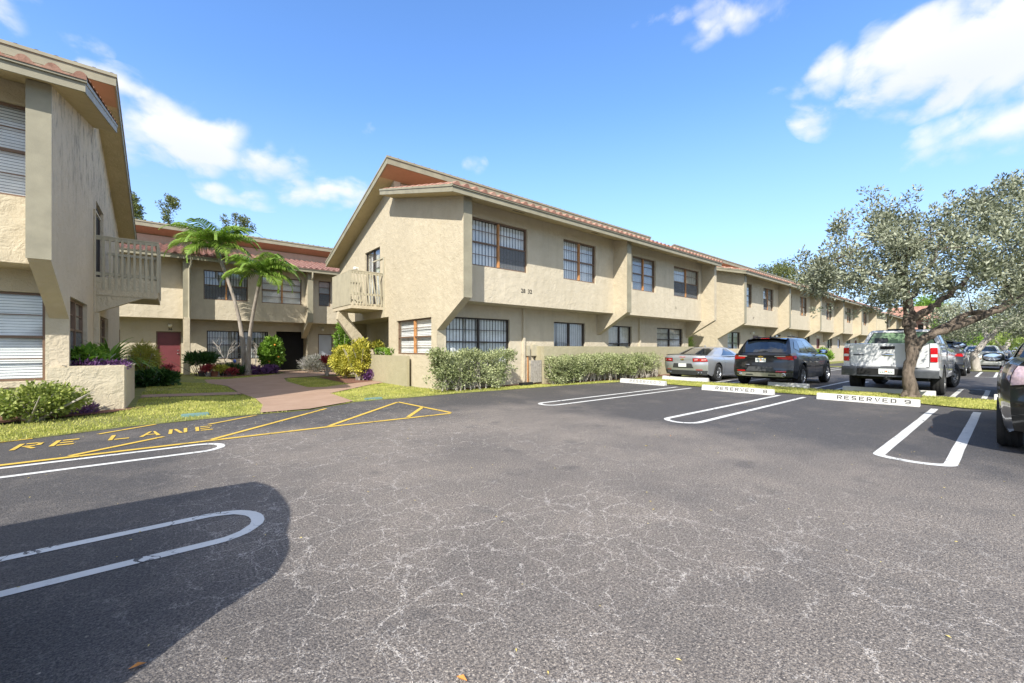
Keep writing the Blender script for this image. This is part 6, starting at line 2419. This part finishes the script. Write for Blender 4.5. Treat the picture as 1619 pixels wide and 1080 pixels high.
# ---- suv ----
def suv(paint_m, label, cat='car', group=None, loc=(0, 0, 0), rot=0, L_=4.86):
    r = empty('parked_car', (0, 0, 0), label, cat, group)
    b = Body(L_, 1.95, (1.0, 3.86), .375,
             rear=[(0, .16), (.40, .06), (.52, .01), (.66, .03), (.75, .07), (.95, .09), (1.05, .06), (1.16, .14)],
             front=[(0, .15), (.4, .04), (.7, 0), (1.0, .12)],
             top=[(0, 1.10), (.5, 1.14), (1.6, 1.11), (2.8, 1.07), (3.6, 1.06), (4.4, 1.0), (L_, .84)],
             base=[(0, .34), (.6, .27), (4.2, .25), (L_, .28)],
             wid=[(0, .94), (.5, .985), (1.0, 1.0), (1.9, .965), (2.9, .96), (3.8, .99), (4.5, .96), (L_, .88)],
             crown=flat_crown(.03), planR=.26, planF=.45,
             side=[(0, .91), (.12, .97), (.35, .985), (.6, 1.0), (.8, .985), (.93, .95), (1.0, .90)])
    b.build('body', paint_m, r)
    c = Cabin(.16, .62, 2.55, 3.55, 1.09, 1.635, .86, .665, .05, .13, .25)
    c.build('cabin', paint_m, r)
    g = MB(); c.patch(g, 'B', [(-.86, .10), (.86, .10), (.90, .82), (-.90, .82)]); rw = g.build('rear_window', CM['glass'], r, smooth=60, fixn=False)
    m = MB(); p0 = c.pt(0, .2, 0); m.tube([(p0[0] - .03, .12, p0[2] - .03), (p0[0] - .03, -.16, p0[2])], [.02, .009], 5); m.build('wiper', CM['plastic'], rw)
    g = MB(); c.patch(g, 'F', [(-.9, .05), (.9, .05), (.88, .93), (-.88, .93)]); g.build('windscreen', CM['glass'], r, smooth=60, fixn=False)
    for f in 'LR':
        for q in ([(.10, .34), (.26, .18), (.26, .80), (.14, .78)], [(.275, .16), (.53, .12), (.54, .84), (.275, .81)], [(.55, .12), (.86, .12), (.80, .84), (.56, .84)]):
            g = MB(); c.patch(g, f, q); g.build('side_window', CM['glass'], r, smooth=60, fixn=False)
    under(r, b, .26)
    # spoiler over the rear window
    m = MB()
    m.grid(lambda u, v: (c.pt(0, 1, 0)[0] - .20 + .32 * v, 1.24 * (u - .5), 1.668 - .035 * (1 - v) - .05 * abs(2 * u - 1) ** 2 * 1.0), 14, 4)
    m.grid(lambda u, v: (c.pt(0, 1, 0)[0] - .20 + .30 * v, 1.24 * (u - .5), 1.64 - .035 * (1 - v) - .05 * abs(2 * u - 1) ** 2 * 1.0 - .02 * v), 14, 4)
    so_ = m.build('spoiler', paint_m, r, smooth=60, fixn=False)
    m = MB(); m.box(c.pt(0, 1, 0)[0] - .207, -.13, 1.616, c.pt(0, 1, 0)[0] - .19, .13, 1.628); m.build('brake_light', CM['lamp_red'], so_)
    m = MB(); m.tube([(1.0, 0, 1.68), (.92, 0, 1.74)], [.035, .01], 6); m.build('antenna', paint_m, r)
    for sg in (-1, 1):
        m = MB(); b.rear_patch(m, [(sg * .50, .94), (sg * .94, .90), (sg * .94, 1.045), (sg * .46, 1.02)], .016, 8)
        o = m.build('tail_light', CM['lamp_red'], r, smooth=60)
        m = MB(); b.side_patch(m, [(.01, .92), (.30, .96), (.34, 1.05), (.01, 1.045)], sg, .012, 8); m.build('side_lens', CM['lamp_red'], o, smooth=60, fixn=False)
        m = MB(); b.rear_patch(m, [(sg * .42, 1.005), (sg * .72, 1.01), (sg * .70, 1.035), (sg * .42, 1.025)], .022, 5); m.build('reflector', CM['lamp_clear'], o, smooth=60)
        m = MB(); b.rear_patch(m, [(sg * .46, .505), (sg * .74, .505), (sg * .74, .545), (sg * .46, .545)], .012); m.build('reflector', CM['lamp_red'], r)
        x = b.X(0, .68, .40)
        m = MB(); m.lathe([(.066, x + .12), (.070, x - .055), (.058, x - .06), (.052, x + .03), (.001, x + .05)], (0, sg * .66, .405), 'X', 18)
        m.build('exhaust', CM['chrome'], r, smooth=50)
    m = MB(); b.rear_patch(m, [(-.44, .52), (.44, .52), (.36, .67), (-.36, .67)], .010, 8); m.build('lower_panel', CM['plastic'], r, smooth=60)
    m = MB(); b.rear_patch(m, [(-.94, .36), (.94, .36), (.965, .50), (-.965, .50)], .006, 14); bp = m.build('bumper', CM['plastic'], r, smooth=60)
    m = MB(); b.rear_patch(m, [(-.60, .345), (.60, .345), (.78, .475), (-.78, .475)], .014, 12); m.build('skid_plate', CM['skid'], bp, smooth=60)
    for sg in (-1, 1):
        m = MB(); b.rear_patch(m, [(sg * .22, .37), (sg * .48, .37), (sg * .44, .42), (sg * .24, .42)], .018, 3); m.build('skid_recess', CM['bumper_grey'], bp, smooth=60)
    emblem(r, b.X(0, 0, 1.0) - .006, 1.0, .085, .032)
    licence(r, b, -.16, .16, .82, .96, .012)
    m = MB(); b.rear_patch(m, [(.34, .73), (.52, .73), (.52, .745), (.34, .745)], .010); m.build('badge', CM['chrome'], r)
    for sg in (-1, 1):
        mirror(r, 3.05, sg * .89, 1.17, sg, paint_m, 1.0)
        for wx in b.wheels:
            wheel(r, wx, sg * (.975 - .12), .375, .24, sg, 'alloy', 5)
        for xx in (1.75, 2.85):
            m = MB(); b.side_patch(m, [(xx, .90), (xx + .2, .90), (xx + .2, .93), (xx, .93)], sg, .016); m.build('door_handle', CM['chrome'], r)
        m = MB(); b.side_patch(m, [(1.48, .29), (3.36, .28), (3.36, .42), (1.48, .42)], sg, .010, 10); m.build('sill_cladding', CM['plastic'], r, smooth=60, fixn=False)
        m = MB()
        for xx in (1.62, 2.45, 3.4):
            b.side_patch(m, [(xx, .42), (xx + .012, .42), (xx + .012, 1.07), (xx, 1.07)], sg, .0025, 1, 10)
        m.build('door_gap', CM['under'], r, fixn=False)
        m = MB()
        for wx in b.wheels:
            pts = []
            for k in range(17):
                a = math.pi * k / 16
                rr = b.wr + b.pad + .028
                x = wx + rr * math.cos(a); z = b.wr + rr * math.sin(a) * .98
                pts.append((b.X(x, .97, z), sg * (b.half(x, z) + .001), z))
            m.tube(pts, .026, 5)
        m.build('arch_trim', CM['plastic'], r, smooth=60)
        m = MB(); m.tube([(c.pt(.1, 1, sg * .93)[0], c.pt(.1, 1, sg * .9)[1], 1.68), (c.pt(.3, 1, sg * .9)[0], c.pt(.3, 1, sg * .92)[1], 1.70), (c.pt(.85, 1, sg)[0], c.pt(.85, 1, sg * .88)[1], 1.67)], .016, 6); m.build('roof_rail', CM['plastic'], r, smooth=60)
    return finish(r, loc, rot)


# ---- pickup ----
def pickup(paint_m, label, loc=(0, 0, 0), rot=0):
    r = empty('parked_pickup', (0, 0, 0), label, 'pickup')
    Lp = 5.75
    def crown(x, k):
        if .07 < x < 1.84 and k < .93:
            return -.50
        return .012 * (1 - k * k)
    b = Body(Lp, 2.0, (1.28, 4.80), .40,
             rear=[(0, .02), (.70, .02), (1.35, .0), (1.45, .0)],
             front=[(0, .12), (.5, .0), (.9, .02), (1.1, .12)],
             top=[(0, 1.41), (.06, 1.415), (.08, 1.415), (1.83, 1.42), (1.85, 1.42), (2.0, 1.36), (2.2, 1.34), (3.6, 1.28), (4.3, 1.27), (5.3, 1.20), (Lp, 1.02)],
             base=[(0, .62), (.5, .52), (1.9, .46), (4, .44), (Lp, .42)],
             wid=[(0, .965), (.4, .985), (1.9, .985), (2.1, 1.0), (5, .99), (Lp, .90)],
             crown=crown, planR=.06, planF=.35,
             rows=[0, .08, .18, .3, .45, .6, .75, .86, .93, .97, 1.0],
             side=[(0, .955), (.12, .985), (.4, 1.0), (.75, .995), (.93, .985), (1.0, .955)])
    bd = b.build('body', paint_m, r)
    c = Cabin(1.92, 2.12, 3.35, 4.25, 1.32, 1.845, .93, .74, .03, .05, .2, .0)
    c.build('cabin', paint_m, r)
    # rear glass, see-through green behind, with head rests
    g = MB(); c.patch(g, 'B', [(-.90, .12), (.90, .12), (.86, .86), (-.86, .86)], .006); gb = g.build('window_seal', CM['under'], r, smooth=60, fixn=False)
    g = MB(); c.patch(g, 'B', [(-.87, .15), (.87, .15), (.83, .83), (-.83, .83)], .012); gg = g.build('rear_window', CM['cargreen'], r, smooth=60, fixn=False)
    for yy in (-.42, .42):
        m = MB(); p = c.pt(0, .3, 0); m.box(p[0] - .022, yy - .16, 1.40, p[0] + .0, yy + .16, 1.60); m.build('head_rest', CM['seat'], gg, bevel=.02)
    g = MB(); c.patch(g, 'F', [(-.9, .05), (.9, .05), (.88, .93), (-.88, .93)]); g.build('windscreen', CM['glass'], r, smooth=60, fixn=False)
    for f in 'LR':
        for q in ([(.05, .18), (.30, .15), (.31, .86), (.07, .86)], [(.33, .15), (.84, .15), (.78, .86), (.34, .86)]):
            g = MB(); c.patch(g, f, q); g.build('side_window', CM['glass'], r, smooth=60, fixn=False)
    m = MB(); p = c.pt(0, .96, 0); m.box(p[0] - .03, -.30, 1.845, p[0] + .02, .30, 1.885); m.build('brake_light', CM['under'], r, bevel=.008)
    under(r, b, .42)
    # tailgate
    m = MB(); b.rear_patch(m, [(-.80, .80), (.80, .80), (.80, 1.405), (-.80, 1.405)], .010, 4, 4); tg = m.build('tailgate', paint_m, r, smooth=30)
    m = MB(); b.rear_patch(m, [(-.15, 1.26), (.15, 1.26), (.15, 1.345), (-.15, 1.345)], .014, 2, 2); m.build('handle', CM['under'], tg)
    m = MB(); x = b.X(0, 0, 1.1) - .013; m.lathe([(.001, x - .012), (.07, x - .010), (.095, x)], (0, 0, 1.11), 'X', 26)
    for i, v in enumerate(m.v): m.v[i] = (v[0], v[1] * 1.35, 1.11 + (v[2] - 1.11) * .42)
    m.build('emblem', CM['chrome'], tg, smooth=50)
    m = MB(); b.rear_patch(m, [(.50, 1.09), (.73, 1.09), (.73, 1.125), (.50, 1.125)], .016, 2, 1); m.build('badge', CM['bumper_grey'], tg)
    m = MB()
    for sg in (-1, 1):
        b.rear_patch(m, [(sg * .803, .80), (sg * .815, .80), (sg * .815, 1.40), (sg * .803, 1.40)], .002, 1, 3)
    b.rear_patch(m, [(-.80, .785), (.80, .785), (.80, .797), (-.80, .797)], .004, 2, 1)
    m.build('tailgate_gap', CM['under'], r, fixn=False)
    for sg in (-1, 1):
        m = MB(); b.rear_patch(m, [(sg * .825, .93), (sg * .955, .93), (sg * .96, 1.30), (sg * .825, 1.30)], .020, 3, 4)
        tl = m.build('tail_light', CM['lamp_red'], r, smooth=50)
        m = MB(); b.side_patch(m, [(.0, .94), (.07, .94), (.07, 1.29), (.0, 1.29)], sg, .010, 2, 3); m.build('side_lens', CM['lamp_red'], tl, fixn=False)
        m = MB(); b.rear_patch(m, [(sg * .835, 1.06), (sg * .95, 1.06), (sg * .95, 1.13), (sg * .835, 1.13)], .026, 2, 1); m.build('reversing_lens', CM['lamp_clear'], tl)
    # chrome-grey step bumper
    m = MB()
    def bf(u, v):
        y = 1.98 * (u - .5)
        z = .78 - .26 * v
        x = -.16 + .10 * abs(2 * u - 1) ** 4 + (.03 if v < .2 else 0)
        return (x, y, z)
    m.grid(bf, 18, 5)
    m.grid(lambda u, v: (bf(u, 0)[0] + (.20 - .0) * v, bf(u, 0)[1], .78), 18, 1)
    m.grid(lambda u, v: (bf(u, 1)[0] + .16 * v, bf(u, 1)[1], .52), 18, 1)
    bp = m.build('bumper', CM['bumper_grey'], r, smooth=40)
    m = MB(); m.box(-.172, -.34, .56, -.162, .62, .735); m.build('bumper_inset', CM['under'], bp)
    m = MB(); m.box(-.182, -.16, .585, -.174, .16, .735); pl_ = m.build('licence_plate', CM['plate'], bp, bevel=.003)
    m = MB()
    for k in (-3, -2, -1.1, 1.1, 2, 3):
        c0 = k * .037
        m.box(-.1835, c0 - .010, .62, -.1822, c0 - .003, .69)
        m.box(-.1835, c0 + .001, .62, -.1822, c0 + .010, .645)
    m.build('plate_characters', CM['plate_ink'], pl_)
    m = MB(); m.lathe([(.001, -.1834), (.024, -.1833), (.025, -.182)], (0, 0, .66), 'X', 12); m.build('plate_orange', CM['plate_orange'], pl_)
    m = MB()
    m.box(-.10, -.06, .44, .3, .06, .515)
    m.tube([(-.13, 0, .48), (-.20, 0, .50), (-.20, 0, .55)], [.02, .02, .028], 8)
    m.build('tow_hitch', CM['plastic'], bp, smooth=40)
    m = MB(); m.tube([(.5, -.5, .43), (-.02, -.5, .43)], .035, 10); m.build('exhaust', CM['rim_dark'], r, smooth=50)
    for sg in (-1, 1):
        mirror(r, 3.55, sg * .97, 1.38, sg, CM['plastic'], 1.25)
        for i, wx in enumerate(b.wheels):
            wheel(r, wx, sg * (1.0 - .13), .40, .265, sg, 'steel', 5, steer=(R(-14) if i == 1 else 0))
        m = MB(); b.side_patch(m, [(2.35, 1.12), (2.58, 1.12), (2.58, 1.16), (2.35, 1.16)], sg, .018); m.build('door_handle', CM['plastic'], r)
        m = MB()
        b.side_patch(m, [(1.955, .5), (1.98, .5), (1.98, 1.36), (1.955, 1.36)], sg, .003, 1, 8)
        b.side_patch(m, [(3.55, .5), (3.562, .5), (3.562, 1.26), (3.55, 1.26)], sg, .003, 1, 8)
        m.build('door_gap', CM['under'], r, fixn=False)
    return finish(r, loc, rot)


# ---- sedan ----
def sedan(paint_m, label, cat='car', group=None, loc=(0, 0, 0), rot=0, lamp='lamp_red', tall=0, mir=0):
    r = empty('parked_car', (0, 0, 0), label, cat, group)
    t = tall
    b = Body(4.75, 1.86, (1.02, 3.78), .33,
             rear=[(0, .24), (.30, .14), (.42, .04), (.60, .0), (.72, .02), (.80, .07), (.95, .05), (1.08, .12)],
             front=[(0, .15), (.4, .03), (.7, 0), (.9, .15)],
             top=[(0, 1.04 + t), (.5, 1.08 + t), (1.4, 1.03 + t), (2.6, .98 + t), (3.4, .97 + t), (4.2, .90 + t), (4.75, .72 + t)],
             base=[(0, .30), (.5, .22), (4, .20), (4.75, .22)],
             wid=[(0, .88), (.4, .96), (1.0, 1.0), (1.9, .985), (2.9, .98), (3.8, 1.0), (4.3, .96), (4.75, .80)],
             crown=flat_crown(.03), planR=.34, planF=.6,
             side=[(0, .91), (.12, .965), (.35, .99), (.6, 1.0), (.8, .985), (.92, .94), (1.0, .87)])
    b.build('body', paint_m, r)
    c = Cabin(.55, 1.35, 2.65, 3.5, 1.01 + t, 1.43 + t, .80, .60, .04, .12, .25)
    c.build('cabin', paint_m, r)
    g = MB(); c.patch(g, 'B', [(-.86, .08), (.86, .08), (.86, .90), (-.86, .90)]); g.build('rear_window', CM['glass'], r, smooth=60, fixn=False)
    g = MB(); c.patch(g, 'F', [(-.9, .05), (.9, .05), (.88, .93), (-.88, .93)]); g.build('windscreen', CM['glass'], r, smooth=60, fixn=False)
    for f in 'LR':
        for q in ([(.20, .14), (.50, .12), (.50, .86), (.30, .84)], [(.52, .12), (.86, .12), (.78, .86), (.52, .86)]):
            g = MB(); c.patch(g, f, q); g.build('side_window', CM['glass'], r, smooth=60, fixn=False)
    under(r, b)
    for sg in (-1, 1):
        m = MB(); b.rear_patch(m, [(sg * .55, .80 + t), (sg * .86, .74 + t), (sg * .86, .99 + t), (sg * .52, .97 + t)], .012, 8, 4)
        o = m.build('tail_light', CM[lamp], r, smooth=60)
        m = MB(); b.side_patch(m, [(.0, .78 + t), (.16, .84 + t), (.20, 1.0 + t), (.0, .99 + t)], sg, .008, 5); m.build('side_lens', CM[lamp], o, smooth=60, fixn=False)
    m = MB(); b.rear_patch(m, [(-.25, .60), (.25, .60), (.25, .72), (-.25, .72)], .004); m.build('plate_recess', CM['plastic'], r)
    licence(r, b, -.15, .15, .62, .75, .012)
    m = MB(); b.rear_patch(m, [(-.88, .50), (.88, .50), (.88, .507), (-.88, .507)], .004, 12, 1); m.build('bumper_gap', CM['under'], r)
    for sg in (-1, 1):
        mirror(r, 2.85, sg * .86, 1.02 + t + mir, sg, paint_m, 1.0)
        for wx in b.wheels:
            wheel(r, wx, sg * (.93 - .11), .33, .22, sg, 'alloy', 6)
        for xx in (1.6, 2.6):
            m = MB(); b.side_patch(m, [(xx, .82 + t), (xx + .2, .82 + t), (xx + .2, .85 + t), (xx, .85 + t)], sg, .016); m.build('door_handle', paint_m, r)
        m = MB()
        for xx in (1.5, 2.35, 3.3):
            b.side_patch(m, [(xx, .28), (xx + .012, .28), (xx + .012, .97 + t), (xx, .97 + t)], sg, .0025, 1, 10)
        m.build('door_gap', CM['under'], r, fixn=False)
    return finish(r, loc, rot)


coupe(CM['silver'], 'silver two-door coupe parked nose in, left of the black suv', 'car', None, (15.3, 8.12, 0))
suv(CM['black'], 'shiny black suv with red tail lights parked between the silver coupe and the white pickup', 'car', None, (15.15, 5.33, 0))
pickup(CM['white'], 'white pickup truck with a grey bumper parked behind the tree trunk', (15.05, 2.13, 0))
sedan(CM['greygreen'], 'near dark glossy sedan cut by the right edge, its rear wheel and mirror in view', 'car', None, (7.55, -.815, 0), 0, 'lamp_pink', .10, .03)
sedan(CM['navy'], 'dark blue sedan with a red tail light beyond the near dark sedan, right edge', 'car', None, (16.0, -.82, 0))
# its body stands outside the frame, its shadow falls on the near bay line
cast = suv(CM['navy'], 'dark suv just outside the left edge, known by its rounded shadow on the near bay', 'car', None, (-.66, 2.56, 0), R(180))
cast.scale = (1, 1, 1.27)
for ch in [q for q in cast.children if q.name.startswith('spoiler')]:
    for q in list(ch.children):
        bpy.data.objects.remove(q)
    bpy.data.objects.remove(ch)
# cars deeper in the car park
suv(CM['black'], 'dark suv with one red tail light far behind the right side of the white pickup', 'car', 'cars deep in the car park', (27.2, 2.25, 0))
sedan(CM['white'], 'white car far off behind the leaning buttonwood trunk', 'car', 'cars deep in the car park', (36.3, 1.1, 0))
sedan(CM['silver'], 'silver car farthest back, half hidden behind the leaning tree', 'car', 'cars deep in the car park', (48.0, 1.2, 0))
suv(CM['black'], 'black suv deep in the car park right of the leaning tree', 'car', 'cars deep in the car park', (36.5, -1.7, 0))
sedan(CM['white'], 'pale car beyond the black suv near the right edge', 'car', 'cars deep in the car park', (50.0, -1.2, 0))
sedan(CM['navy'], 'small blue car at the very back of the far bays', 'car', 'cars deep in the car park', (62.0, .8, 0))

# small warning sign on the far wall
m = MB()
m.box(33.0, 10.52, .75, 33.6, 10.55, 1.45)
sg_ = tag(m.build('sign', plain('sign_white', (.75, .72, .70), .5)), 'small white sign with a red mark on the far patio wall, left of the pickup', 'sign')
m = MB()
m.box(33.15, 10.512, 1.15, 33.45, 10.518, 1.35)
m.build('red_mark', plain('sign_red', (.6, .05, .05), .5), sg_)
